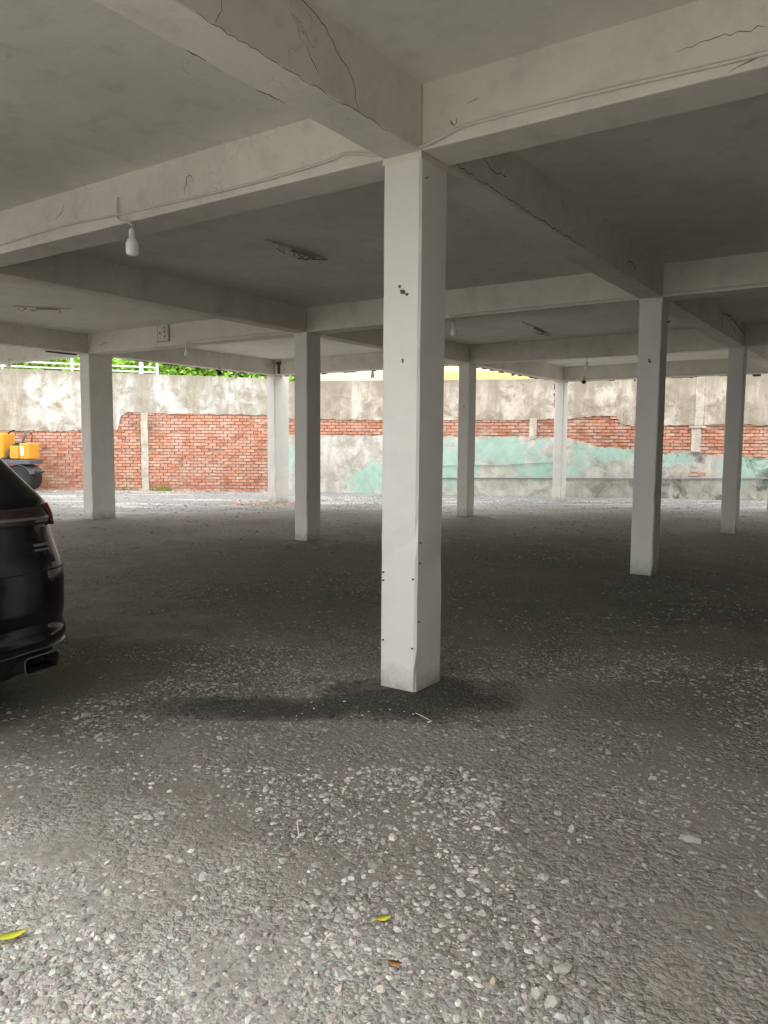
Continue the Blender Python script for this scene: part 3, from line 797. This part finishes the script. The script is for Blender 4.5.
def leaf_mat():
    n = NT('bright_green_leaf'); at = n.node('ShaderNodeAttribute', attribute_name='tint')
    c = n.ramp(at.outputs['Fac'], [(0.0, (0.16, 0.34, 0.04)), (0.5, (0.32, 0.56, 0.08)), (1.0, (0.52, 0.70, 0.18))])
    n.out(c, 0.5, 0, 0.3)
    n.b.inputs['Subsurface Weight'].default_value = 0.0
    n.b.inputs['Transmission Weight'].default_value = 0.0
    return n.m
M['leaf'] = leaf_mat()
def hedge(x0, x1, y0, y1, z0, zt, nleaf, label, seed):
    e = empty('hedge', ((x0+x1)/2, y0, z0)); tag(e, label, 'hedge', 'hedges on the bank'); ox, oy, oz = (x0+x1)/2, y0, z0
    g = np.random.default_rng(seed)
    x = g.uniform(x0, x1, nleaf)-ox; y = g.uniform(0, y1-y0, nleaf)
    topv = np.array([zt*(0.86+0.14*math.sin(a*2.1)+0.12*math.sin(a*5.3+1)) for a in x])
    z = topv*g.uniform(0.0, 1.0, nleaf)**0.7
    P = np.stack([x, y, z], 1)
    u = g.normal(size=(nleaf, 3)); u /= np.linalg.norm(u, axis=1, keepdims=True)
    w = np.cross(u, g.normal(size=(nleaf, 3))); w /= np.linalg.norm(w, axis=1, keepdims=True)
    ln = g.uniform(0.10, 0.20, (nleaf, 1)); wd = ln*0.45
    nn = np.cross(u, w)
    V = np.stack([P, P+u*ln*0.5+w*wd+nn*ln*0.12, P+u*ln, P+u*ln*0.5-w*wd+nn*ln*0.12], 1).reshape(-1, 3)
    F = np.arange(nleaf*4).reshape(-1, 4)
    me = bpy.data.meshes.new('foliage'); me.from_pydata(V.tolist(), [], F.tolist()); me.materials.append(M['leaf'])
    a = me.attributes.new('tint', 'FLOAT', 'FACE'); a.data.foreach_set('value', g.uniform(0, 1, nleaf).astype(np.float32))
    o = bpy.data.objects.new('foliage', me); C.objects.link(o); o.parent = e; tag(o, kind='stuff')
    bark = plain('bark', (0.16, 0.11, 0.07), 0.9)
    for k in range(max(3, int((x1-x0)/0.9))):
        m = MB()
        bx = x0-ox+(k+0.5)*(x1-x0)/max(3, int((x1-x0)/0.9))
        m.tube([(bx, (y1-y0)/2, -0.2), (bx+0.1, (y1-y0)/2+0.05, zt*0.45), (bx-0.05, (y1-y0)/2, zt*0.8)], [0.04, 0.03, 0.012], 6)
        m.build('stem', bark, e)
hedge(-6.9, -2.5, 22.7, 24.4, 2.95, 1.75, 14000, 'bright green leafy hedge above the wall between left column and corner column', 4)
hedge(-15.0, -7.35, 23.6, 25.2, 2.95, 1.15, 14000, 'green hedge behind the white railing at far left', 5)

def house(name, x0, x1, y0, y1, bands, roof_z, label, seed):
    e = empty(name, ((x0+x1)/2, y0, 0)); tag(e, label, 'building'); hw = (x1-x0)/2; z = 0
    for (zt, mat, nm, prou) in bands:
        MB().box(-hw-prou, -prou, z, hw+prou, y1-y0, zt).build(nm, mat, e); z = zt
    MB().box(-hw-0.3, -0.35, roof_z, hw+0.3, y1-y0+0.3, roof_z+0.2).build('roof', plain('roof_red', (0.42, 0.17, 0.10), 0.8), e)
    k = int(hw*2/2.0)
    for q in range(k):
        xc = -hw+(q+0.5)*2*hw/k
        f = MB().box(xc-0.5, -0.06, 4.6, xc+0.5, 0.05, 5.8).build('window', plain('window_frame_white', (0.8, 0.8, 0.78), 0.5), e, bevel=0.01)
        MB().box(xc-0.43, -0.07, 4.67, xc-0.02, -0.05, 5.73).box(xc+0.02, -0.07, 4.67, xc+0.43, -0.05, 5.73).build('pane', plain('dark_pane', (0.05, 0.06, 0.07), 0.1), f)
house('house', 0.6, 5.2, 27, 33, [(3.88, plain('ochre_render', (0.76, 0.54, 0.26), 0.8, 0, .3, .15, 3), 'plinth', 0.03), (6.6, plain('cream_render', (0.80, 0.70, 0.50), 0.8), 'wall', 0)], 6.6, 'ochre and cream house behind the yard wall right of the big column', 1)
house('house', -5.6, 0.2, 27.6, 33, [(6.0, plain('pale_grey_render', (0.66, 0.66, 0.58), 0.8), 'wall', 0)], 6.0, 'pale grey building behind the yard wall left of the big column', 2)

# ------------------------------------------------------------------ black SUV (local x forward from the rear bumper, y to the left)
def car():
    paint = NT('black_car_paint'); co = paint.coord()
    paint.out((0.004, 0.004, 0.005), 0.14, 0.0, 0.35)
    paint.b.inputs['Coat Weight'].default_value = 0.1; paint.b.inputs['Coat Roughness'].default_value = 0.05
    paint = paint.m
    glass = NT('dark_tinted_glass').out((0.012, 0.013, 0.014), 0.06, 0, 0.5)
    red = NT('dark_red_lens').out((0.10, 0.012, 0.014), 0.12, 0, 0.5)
    smoke = NT('smoked_lens').out((0.03, 0.018, 0.018), 0.12, 0, 0.5)
    chrome = plain('brushed_chrome', (0.34, 0.34, 0.34), 0.3, 1.0, 0.5, 0.05)
    clad = plain('black_plastic_cladding', (0.012, 0.012, 0.012), 0.45)
    rubber = plain('tyre_rubber', (0.02, 0.02, 0.02), 0.85)
    alloy = plain('alloy_rim', (0.45, 0.45, 0.46), 0.3, 0.9)
    hd = math.radians(66)
    head = Vector((-math.sin(hd), math.cos(hd), 0)); right = Vector((math.cos(hd), math.sin(hd), 0))
    corner = Vector((-1.530, 3.83, 0))
    rear_c = corner - right*0.86 - head*0.02
    root = empty('suv', rear_c, math.atan2(head.y, head.x))
    tag(root, 'black SUV cut by the left edge, its rear corner and exhaust showing', 'car')
    rr = [(.20, .17), (.26, .10), (.30, .07), (.345, .055), (.36, .01), (.40, 0.0), (.43, .012), (.46, .03), (.52, .022), (.66, .02), (.74, .028), (.80, .05), (.86, .07), (.93, .085), (.98, .09), (1.05, .115), (1.08, .145), (1.26, .335), (1.45, .53), (1.58, .63), (1.65, .74), (1.69, .95), (1.705, 1.3)]
    ww = [(.20, .78), (.26, .84), (.30, .87), (.345, .885), (.36, .90), (.40, .912), (.43, .915), (.52, .925), (.70, .93), (.80, .918), (.93, .905), (1.0, .90), (1.05, .885), (1.26, .815), (1.45, .735), (1.58, .675), (1.65, .62), (1.69, .50), (1.705, .30)]
    ff = [(.20, 4.35), (.30, 4.55), (.52, 4.62), (.70, 4.60), (.86, 4.5), (.93, 4.35), (.98, 3.9), (1.05, 3.42), (1.08, 3.36), (1.26, 3.08), (1.45, 2.76), (1.58, 2.5), (1.65, 2.3), (1.69, 2.1), (1.705, 1.9)]
    NE, NC, NS = 10, 9, 14
    def ring(z, off=0.0):
        x0 = interp(rr, z)-off; x1 = interp(ff, z)+off; w = interp(ww, z)+off
        rad = min(0.30, w*0.5) if z < 1.05 else min(0.26, w*0.5); crown = 0.055
        pts = []
        # rear edge: left to right (y from + to -)
        for k in range(NE):
            y = (w-rad)*(1-2*k/(NE-1)); pts.append((x0+crown*(y/w)**2*0.6, y))
        xc = x0+crown*((w-rad)/w)**2*0.6
        for k in range(1, NC+1):
            a = k/(NC+1)*math.pi/2
            pts.append((xc+rad*(1-math.cos(a))*0.9, -(w-rad)-rad*math.sin(a)))
        for k in range(NS):
            t = k/(NS-1); pts.append((xc+rad*0.9+(x1-rad-xc-rad*0.9)*t, -w*(1-0.02*(2*t-1)**2)))
        for k in range(1, NC+1):
            a = k/(NC+1)*math.pi/2; pts.append((x1-rad+rad*math.sin(a), -(w-rad)-rad*math.cos(a)))
        for k in range(NE):
            y = -(w-rad)*(1-2*k/(NE-1)); pts.append((x1+0.06*(1-(y/w)**2), y))
        for k in range(1, NC+1):
            a = k/(NC+1)*math.pi/2; pts.append((x1-rad+rad*math.cos(a), (w-rad)+rad*math.sin(a)))
        for k in range(NS):
            t = 1-k/(NS-1); pts.append((xc+rad*0.9+(x1-rad-xc-rad*0.9)*t, w*(1-0.02*(2*t-1)**2)))
        for k in range(1, NC+1):
            a = k/(NC+1)*math.pi/2; pts.append((xc+rad*(1-math.sin(a))*0.9, (w-rad)+rad*math.cos(a)))
        return [(x, y, z) for x, y in pts]
    NP = 2*NE+4*NC+2*NS
    zs = sorted(set([z for z, _ in rr] + [.48, .56, .61, .89, 1.02, 1.14, 1.2, 1.32, 1.38, 1.52, 1.62]))
    m = MB(); rs = []
    for z in zs: rs.append(len(m.v)); m.v += ring(z)
    for a, b in zip(rs, rs[1:]):
        for k in range(NP): m.f.append((a+k, a+(k+1) % NP, b+(k+1) % NP, b+k))
    m.f.append(tuple(rs[0]+k for k in range(NP))); m.f.append(tuple(rs[-1]+k for k in range(NP)))
    m.build('body', paint, root, smooth=True)
    def patch(name, mat, i0, i1, z0, z1, off, parent=root, nz=6, tilt=0.0, thick=0.012, smooth=True):
        m = MB(); idx = [k % NP for k in range(i0, i1+1)]; n = len(idx)
        for (o_) in (off, off-thick):
            for r_ in range(nz+1):
                for q, k in enumerate(idx):
                    z = z0+(z1-z0)*r_/nz+tilt*(q/(n-1)-0.5)
                    m.v.append(ring(z, o_)[k])
        L = (nz+1)*n
        for base in (0, L):
            for r_ in range(nz):
                for q in range(n-1):
                    a = base+r_*n+q; m.f.append((a, a+1, a+n+1, a+n))
        for q in range(n-1):
            m.f.append((q, q+1, L+q+1, L+q)); t = nz*n+q; m.f.append((t, t+1, L+t+1, L+t))
        for r_ in range(nz):
            a = r_*n; m.f.append((a, a+n, L+a+n, L+a)); a = r_*n+n-1; m.f.append((a, a+n, L+a+n, L+a))
        return m.build(name, mat, parent, smooth=smooth)
    I_R = NE-1                      # index of right end of the rear edge
    patch('rear_window', glass, 1, NE-2, 1.11, 1.54, 0.004)
    patch('side_window', glass, NE+NC+1, NE+NC+NS-2, 1.10, 1.50, 0.004)
    lw0 = 2*NE+3*NC+NS+1-NC
    patch('side_window', glass, 2*NE+3*NC+1, 2*NE+3*NC+NS-2, 1.10, 1.50, 0.004)
    patch('windscreen', glass, NE+2*NC+NS+1, 2*NE+2*NC+NS-2, 1.10, 1.54, 0.004)
    # tail lamps: smoked inner part, red outer end that wraps the corner
    patch('tail_lamp', smoke, NE-4, NE+3, 0.945, 1.03, 0.010)
    patch('tail_lamp_end', red, NE+3, NE+7, 0.935, 1.04, 0.016)
    last = NP
    patch('tail_lamp', smoke, last-4, last+3, 0.945, 1.03, 0.010)
    patch('tail_lamp_end', red, last-8, last-4, 0.935, 1.04, 0.016)
    patch('chrome_strip', chrome, 0, NE+2, 0.972, 0.986, 0.018, nz=2)
    # tailgate seams
    patch('seam', clad, NE+1, NE+1+1, 0.76, 0.93, 0.0015, nz=3, thick=0.004)
    patch('bumper_seam', clad, NE-4, NE+5, 0.725, 0.732, 0.002, nz=1, thick=0.004)
    # lower bumper: plastic skirt, chrome moulding, exhaust tips
    patch('bumper_skirt', clad, -NC-4, NE+NC+4, 0.21, 0.35, 0.006)
    patch('chrome_moulding', chrome, -6, NE+5, 0.348, 0.358, 0.010, nz=2, thick=0.02)
    for sgn in (-1, 1):
        m = MB(); yc = sgn*0.60
        def rrect(hw, hh, x):
            out = []
            for (cx, cy, a0) in ((1, 1, 0), (-1, 1, 90), (-1, -1, 180), (1, -1, 270)):
                for k in range(4):
                    a = math.radians(a0+30*k); rr_ = 0.022
                    out.append((x, yc+cx*(hw-rr_)+rr_*math.cos(a), 0.295+cy*(hh-rr_)+rr_*math.sin(a)))
            return out
        loops = [rrect(0.105, 0.040, 0.16), rrect(0.105, 0.040, 0.012), rrect(0.101, 0.0365, 0.010), rrect(0.099, 0.035, 0.02), rrect(0.098, 0.034, 0.13)]
        rs = []
        for l in loops: rs.append(len(m.v)); m.v += l
        for a, b in zip(rs, rs[1:]):
            for k in range(16): m.f.append((a+k, a+(k+1) % 16, b+(k+1) % 16, b+k))
        t = m.build('exhaust_tip', chrome, root)
        MB().box(0.10, yc-0.09, 0.27, 0.125, yc+0.09, 0.32).build('exhaust_core', clad, t)
    # maker's lettering on the tailgate: two small bright bars of unreadable script
    badge = MB()
    for row, (za, zb) in enumerate(((0.845, 0.857), (0.822, 0.832))):
        y = -0.63
        for k in range(7):
            wdt = 0.007 if k % 3 else 0.010
            p = [q for q in (ring(za, 0.006), ring(zb, 0.006))]
            xa = interp(rr, za)+0.055*0.6*(y/0.91)**2-0.006
            badge.box(xa-0.003, y-wdt, za, xa+0.012, y, zb); y -= wdt+0.004
    badge.build('badge', chrome, root)
    # number plate recess and plate (left of the frame)
    MB().box(0.045, -0.22, 0.70, 0.075, 0.22, 0.82).build('number_plate', plain('plate_white', (0.7, 0.7, 0.7), 0.5), root)
    # wheels
    for xw in (0.92, 3.78):
        for sgn in (-1, 1):
            w = empty('wheel', (xw, sgn*0.80, 0.355)); w.parent = root
            R = Matrix.Rotation(math.pi/2, 4, 'X')
            MB().lathe([(0.24, -0.11), (0.335, -0.115), (0.357, -0.08), (0.360, 0), (0.357, 0.08), (0.335, 0.115), (0.24, 0.11)], 32, R).build('tyre', rubber, w, smooth=True)
            MB().lathe([(0.235, -0.10), (0.238, 0.10)], 24, R).build('rim', alloy, w)
            sp = MB()
            for k in range(5):
                a = k*2*math.pi/5
                sp.box(0.03, -0.125 if sgn < 0 else 0.095, -0.03, 0.225, -0.095 if sgn < 0 else 0.125, 0.03, Matrix.Rotation(a, 4, 'Y'))
            sp.build('spokes', alloy, w, bevel=0.006)
            ar = MB()
            for k in range(17):
                a = math.radians(-10+200*k/16); n0 = len(ar.v)
                for (rad, yy) in ((0.375, 0.10), (0.44, 0.10), (0.44, 0.145), (0.375, 0.145)):
                    ar.v.append((rad*math.cos(a), sgn*yy, rad*math.sin(a)))
                if k:
                    for q in range(4): ar.f.append((n0-4+q, n0-4+(q+1) % 4, n0+(q+1) % 4, n0+q))
            ar.build('wheel_arch', clad, w)
    # roof spoiler and mirrors
    sp = MB().box(0.58, -0.58, 1.60, 0.95, 0.58, 1.645, Matrix.Translation((0, 0, 0))); sp.build('roof_spoiler', paint, root, bevel=0.015)
    for sgn in (-1, 1):
        MB().box(2.75, sgn*0.98-0.09, 1.06, 2.87, sgn*0.98+0.09, 1.20).build('door_mirror', paint, root, bevel=0.03)
    # underbody
    MB().box(0.35, -0.62, 0.19, 4.2, 0.62, 0.42).build('underbody', clad, root)
    return root
car()

# ------------------------------------------------------------------ yellow compact roller by the brick wall
def machine():
    yel = plain('machine_yellow', (0.74, 0.36, 0.03), 0.45, 0, 0.5, 0.12, 5)
    dk = plain('machine_dark_steel', (0.035, 0.037, 0.042), 0.55, 0.3)
    bl = plain('machine_black', (0.02, 0.02, 0.02), 0.6)
    gr = plain('machine_grey', (0.13, 0.14, 0.16), 0.5, 0.3)
    wt = plain('white_sticker', (0.8, 0.8, 0.78), 0.5)
    # local x runs left to right along the wall, y away from the viewer
    e = empty('road_roller', (-9.88, 20.05, 0)); tag(e, 'small yellow road roller parked by the brick wall behind the black car', 'road roller')
    def P(nm, mat, *b, bevel=0.015): return MB().box(*b).build(nm, mat, e, bevel=bevel)
    P('chassis', gr, -1.9, -0.05, 0.74, 0.62, 0.75, 0.86)
    eb = P('engine_box', yel, 0.34, 0.0, 0.87, 0.60, 0.62, 1.29, bevel=0.03)
    MB().box(0.37, -0.008, 0.97, 0.46, 0.002, 1.20).build('sticker', wt, eb)
    P('battery_box', yel, 0.08, 0.02, 0.88, 0.325, 0.55, 1.22, bevel=0.025)
    P('hood', yel, -0.75, -0.02, 0.88, -0.06, 0.66, 1.56, bevel=0.06)
    MB().box(0.12, 0.1, 1.20, 0.32, 0.5, 1.26).box(0.18, 0.12, 1.22, 0.30, 0.5, 1.31).build('battery_cover', bl, e, bevel=0.01)
    MB().tube([(0.34, 0.2, 1.26), (0.38, 0.2, 1.42), (0.46, 0.2, 1.62)], 0.03, 8).tube([(0.44, 0.2, 1.58), (0.40, 0.2, 1.61), (0.36, 0.2, 1.60)], 0.02, 8).build('lever', gr, e, smooth=True)
    MB().tube([(0.54, 0.3, 1.28), (0.56, 0.3, 1.50), (0.53, 0.3, 1.58)], 0.012, 6).build('exhaust_pipe', bl, e)
    MB().tube([(-0.12, 0.3, 1.5), (0.0, 0.3, 1.60), (0.10, 0.3, 1.63)], 0.02, 6).build('handle', bl, e)
    P('footboard', bl, -0.06, 0.0, 0.86, 0.08, 0.6, 0.90, bevel=0.005)
    MB().tube([(-0.04, 0.05, 0.88), (0.07, 0.05, 1.16)], 0.03, 8).build('steering_column', gr, e)
    for xc in (0.27, -1.35):
        d = MB().lathe([(0.30, -0.02), (0.345, 0.0), (0.345, 0.70), (0.30, 0.72)], 32, Matrix.Translation((xc, 0.0, 0.348)) @ Matrix.Rotation(-math.pi/2, 4, 'X')).build('drum', bl, e, smooth=False)
        MB().lathe([(0.24, -0.025), (0.24, -0.02)], 24, Matrix.Translation((xc, 0.0, 0.348)) @ Matrix.Rotation(-math.pi/2, 4, 'X')).build('drum_plate', dk, d)
        m = MB()
        for k in range(13):
            a = math.radians(20+140*k/12); n0 = len(m.v)
            for (rad, yy) in ((0.37, -0.03), (0.39, -0.03), (0.39, 0.73), (0.37, 0.73)): m.v.append((xc+rad*math.cos(a), yy, 0.348+rad*math.sin(a)))
            if k:
                for q in range(4): m.f.append((n0-4+q, n0-4+(q+1) % 4, n0+(q+1) % 4, n0+q))
        m.build('mudguard', gr, e)
        MB().box(xc-0.30, -0.07, 0.33, xc+0.05, -0.03, 0.40).box(xc-0.30, -0.07, 0.36, xc-0.22, -0.03, 0.78).build('yoke', gr, e, bevel=0.008)
    MB().tube([(0.55, 0.3, 0.52), (0.72, 0.3, 0.50), (0.86, 0.3, 0.55)], [0.05, 0.045, 0.012], 8).box(0.55, 0.2, 0.44, 0.72, 0.4, 0.49).build('tow_hitch', dk, e)
    # seat on the hood side
    P('seat', bl, -1.3, 0.15, 0.95, -0.80, 0.55, 1.08, bevel=0.04); P('seat_back', bl, -1.40, 0.15, 1.05, -1.28, 0.55, 1.5, bevel=0.03)
machine()

# ------------------------------------------------------------------ crushed stone lying on the ground
phi = (1+5**0.5)/2
ICO_V = np.array([(-1, phi, 0), (1, phi, 0), (-1, -phi, 0), (1, -phi, 0), (0, -1, phi), (0, 1, phi), (0, -1, -phi), (0, 1, -phi), (phi, 0, -1), (phi, 0, 1), (-phi, 0, -1), (-phi, 0, 1)])/math.sqrt(1+phi*phi)
ICO_F = np.array([(0,11,5),(0,5,1),(0,1,7),(0,7,10),(0,10,11),(1,5,9),(5,11,4),(11,10,2),(10,7,6),(7,1,8),(3,9,4),(3,4,2),(3,2,6),(3,6,8),(3,8,9),(4,9,5),(2,4,11),(6,2,10),(8,6,7),(9,8,1)])
def quat_rot(n):
    q = RNG.normal(size=(n, 4)); q /= np.linalg.norm(q, axis=1, keepdims=True)
    w, x, y, z = q.T
    return np.stack([1-2*(y*y+z*z), 2*(x*y-z*w), 2*(x*z+y*w), 2*(x*y+z*w), 1-2*(x*x+z*z), 2*(y*z-x*w), 2*(x*z-y*w), 2*(y*z+x*w), 1-2*(x*x+y*y)], 1).reshape(n, 3, 3)
def stone_mesh(P, size, flat=0.55):
    n = len(P)
    sc = size[:, None]*RNG.uniform(0.55, 1.25, (n, 3))
    V = ICO_V[None]*RNG.uniform(0.6, 1.25, (n, 12, 1))*sc[:, None, :]
    V = np.einsum('nij,nkj->nki', quat_rot(n), V)
    V[:, :, 2] *= flat
    V += P[:, None, :]
    return V
def patchy(x, y, s, seed):
    return np.array([noise.noise(Vector((a*s, b*s, seed))) for a, b in zip(x, y)])
ps, ss, cs_ = [], [], []
def scatter(n, x0, x1, y0, y1, smin, smax, keep, bright=(0.16, 0.5), frust=None, tone=(1.0, 0.97, 0.90)):
    x = RNG.uniform(x0, x1, n); y = RNG.uniform(y0, y1, n)
    if frust: k = np.abs(x) < y*frust+0.6; x, y = x[k], y[k]
    d = patchy(x, y, 0.9, 2.0)+0.6*patchy(x, y, 3.1, 8.0)
    k = RNG.uniform(-0.9, 0.9, len(x)) < d*1.7+keep; x, y = x[k], y[k]
    n = len(x); s = smin+(smax-smin)*RNG.uniform(0, 1, n)**2.6
    z = np.array([ground_z(a, b) for a, b in zip(x, y)])
    P = np.stack([x, y, z-s*0.05], 1)
    br = RNG.uniform(bright[0], bright[1], n)[:, None]*np.array(tone)[None]*RNG.uniform(0.93, 1.07, (n, 3))
    oil_shade = np.minimum(np.hypot((x-0.22)/0.70, (y-3.98)/0.44), np.hypot((x+0.65)/0.80, (y-3.80)/0.22))
    if bright[1] < 0.55: br = br*np.where(oil_shade < 0.85, 0.28, 1.0)[:, None]
    ps.append(P); ss.append(s); cs_.append(br)
scatter(60000, -2.9, 2.9, 1.2, 5.0, 0.003, 0.015, -0.05, (0.17, 0.37), frust=0.56)
scatter(3600, -2.9, 2.9, 1.2, 4.6, 0.010, 0.024, -0.30, (0.2, 0.42), frust=0.56)
scatter(15000, -2.0, 0.45, 1.3, 3.1, 0.004, 0.017, 0.05, (0.24, 0.62))
scatter(30000, -5.5, 5.5, 4.0, 10.0, 0.006, 0.02, -0.15, (0.12, 0.32), frust=0.58)
scatter(14000, -9, 10, 9.0, 17.0, 0.010, 0.03, -0.1, (0.14, 0.40), frust=0.58)
scatter(13000, -12, 11, 15.5, 20.8, 0.012, 0.04, 0.2, (0.2, 0.50), tone=(0.98, 0.98, 1.0))
scatter(1500, -10.5, -2.95, 20.2, 21.15, 0.02, 0.06, 0.3, (0.25, 0.55), tone=(1, 0.95, 0.9))
scatter(1500, -2.0, 10.0, 18.0, 18.9, 0.02, 0.06, 0.1, (0.25, 0.55), tone=(1, 0.97, 0.93))
scatter(500, -3.4, -1.8, 16.6, 17.6, 0.02, 0.06, 0.5, (0.3, 0.6), tone=(1.1, 0.75, 0.62))
scatter(50, -0.5, 0.5, 3.55, 3.95, 0.004, 0.010, 0.6, (0.6, 0.8), tone=(1, 1, 0.97))
scatter(120, -2.4, 2.4, 1.4, 4.6, 0.004, 0.008, 0.6, (0.6, 0.8), tone=(1, 1, 0.97))
P = np.concatenate(ps); Sz = np.concatenate(ss); Cc = np.concatenate(cs_)
# keep stones out of the columns
keepm = np.ones(len(P), bool)
dx_, dy_ = P[:, 0]-O0.x, P[:, 1]-O0.y
pb = dx_*math.cos(TH)+dy_*math.sin(TH); pa = -dx_*math.sin(TH)+dy_*math.cos(TH)
for (i, j), (sa_, sb_, _) in COLS.items():
    g_ = Sz*1.1+0.004
    keepm &= ~((pb > BJ[j]-g_) & (pb < BJ[j]+sb_+g_) & (pa > AI[i]-g_) & (pa < AI[i]+sa_+g_))
keepm &= P[:, 1] < 21.22-Sz
keepm &= (P[:, 0] < -2.9) | (P[:, 1] < 21.22-0.1806*(P[:, 0]+2.9)-Sz)
keepm &= pa > AI[-1]+0.2
P, Sz, Cc = P[keepm], Sz[keepm], Cc[keepm]
V = stone_mesh(P, Sz).reshape(-1, 3)
nst = len(P)
F = (ICO_F[None]+np.arange(nst)[:, None, None]*12).reshape(-1, 3)
me = bpy.data.meshes.new('gravel')
me.vertices.add(len(V)); me.vertices.foreach_set('co', V.astype(np.float32).ravel())
me.loops.add(len(F)*3); me.loops.foreach_set('vertex_index', F.astype(np.int32).ravel())
me.polygons.add(len(F)); me.polygons.foreach_set('loop_start', np.arange(0, len(F)*3, 3, dtype=np.int32))
me.polygons.foreach_set('use_smooth', np.zeros(len(F), dtype=bool)); me.update(calc_edges=True); me.validate()
ca = me.attributes.new('col', 'FLOAT_COLOR', 'POINT')
cc4 = np.ones((len(V), 4), np.float32); cc4[:, :3] = np.repeat(Cc, 12, axis=0)
ca.data.foreach_set('color', cc4.ravel())
me.materials.append(M['stones'])
gr = bpy.data.objects.new('gravel', me); C.objects.link(gr)
tag(gr, 'loose grey crushed stone strewn over the dirt ground', 'gravel', kind='stuff')

# single loose stones, leaves, twig
def loose_stone(x, y, sx, sy, sz, label, mat='stone', rot=0.0, seed=0):
    r_ = np.random.default_rng(seed+40)
    bm = bmesh.new(); bmesh.ops.create_icosphere(bm, subdivisions=1, radius=1.0)
    for v in bm.verts:
        d = 1+0.5*noise.noise(v.co*1.4+Vector((seed*3.7, 0, 0)))+0.08*noise.noise(v.co*4+Vector((0, seed, 0)))
        v.co = Vector((v.co.x*sx*d, v.co.y*sy*d, v.co.z*sz*d))
    me = bpy.data.meshes.new('stone'); bm.to_mesh(me); bm.free(); me.materials.append(M[mat])
    o = bpy.data.objects.new('stone', me); C.objects.link(o)
    o.location = (x, y, ground_z(x, y)+sz*0.55); o.rotation_euler = (0, 0, rot)
    tag(o, label, 'stone', 'single loose stones in the foreground')
loose_stone(0.667, 2.573, 0.014, 0.013, 0.017, 'small pale upright stone alone on the dirt right of centre', seed=1)
loose_stone(1.061, 2.524, 0.036, 0.022, 0.010, 'flat oval pale stone at right in the foreground', rot=-0.3, seed=2)
loose_stone(0.385, 1.770, 0.019, 0.017, 0.014, 'left one of two pale stones touching at the bottom edge', seed=3)
loose_stone(0.420, 1.745, 0.019, 0.018, 0.014, 'right one of two pale stones touching at the bottom edge', seed=4)
loose_stone(0.282, 1.804, 0.011, 0.011, 0.017, 'tan oval pebble right of the brown leaf', 'stone_warm', seed=5)
loose_stone(0.225, 1.980, 0.020, 0.014, 0.010, 'pale stone between yellow leaf and lower right stones', seed=6)
loose_stone(0.47, 1.86, 0.030, 0.020, 0.009, 'broad pale stone half sunk in dirt above the touching pair', rot=0.4, seed=7)

def leaf(x, y, L, wd, rot, mat, label, curl=0.3):
    m = MB(); N = 8
    prev = None
    for k in range(N+1):
        t = k/N; w = wd*math.sin(math.pi*min(1, t*0.96+0.02))**0.8; zc = 0.006+curl*L*(t-0.5)**2
        n0 = len(m.v)
        m.v += [(L*(t-0.5), -w, zc+0.15*wd), (L*(t-0.5), 0, zc), (L*(t-0.5), w, zc+0.15*wd), (L*(t-0.5), 0, zc-0.0012)]
        if prev is not None:
            for (a, b) in ((0, 1), (1, 2), (2, 3), (3, 0)): m.f.append((prev+a, prev+b, n0+b, n0+a))
        prev = n0
    e = empty('leaf', (x, y, ground_z(x, y)+0.006), rot); tag(e, label, 'leaf', 'fallen leaves in the foreground')
    m.build('blade', M[mat], e, smooth=True)
    MB().tube([(-L*0.72, 0.002, 0.004), (-L*0.5, 0, 0.006+curl*L*0.25)], 0.0012, 6).build('stalk', M[mat], e)
leaf(0.006, 2.054, 0.045, 0.013, 0.3, 'leaf_yellow', 'small yellow-green leaf on the gravel at bottom centre')
leaf(-1.01, 1.98, 0.085, 0.018, 0.5, 'leaf_yellow', 'yellow-green leaf on the gravel at the left edge')
leaf(0.037, 1.867, 0.04, 0.012, -0.3, 'leaf_brown', 'curled brown leaf on the gravel below the small yellow leaf', 0.6)
tw = MB().tube([(-0.30, 2.615, 0.012), (-0.292, 2.56, 0.016), (-0.282, 2.505, 0.014)], [0.002, 0.0026, 0.002], 6).build('twig', M['twig'])
tag(tw, 'thin pale twig lying on the gravel left of the big column', 'twig')
tw = MB().tube([(0.165, 3.72, 0.012), (0.20, 3.66, 0.015), (0.24, 3.60, 0.013)], [0.0014, 0.0018, 0.0014], 6).build('twig', M['twig'])
tag(tw, 'thin pale twig on the dark stain at the foot of the big column', 'twig')
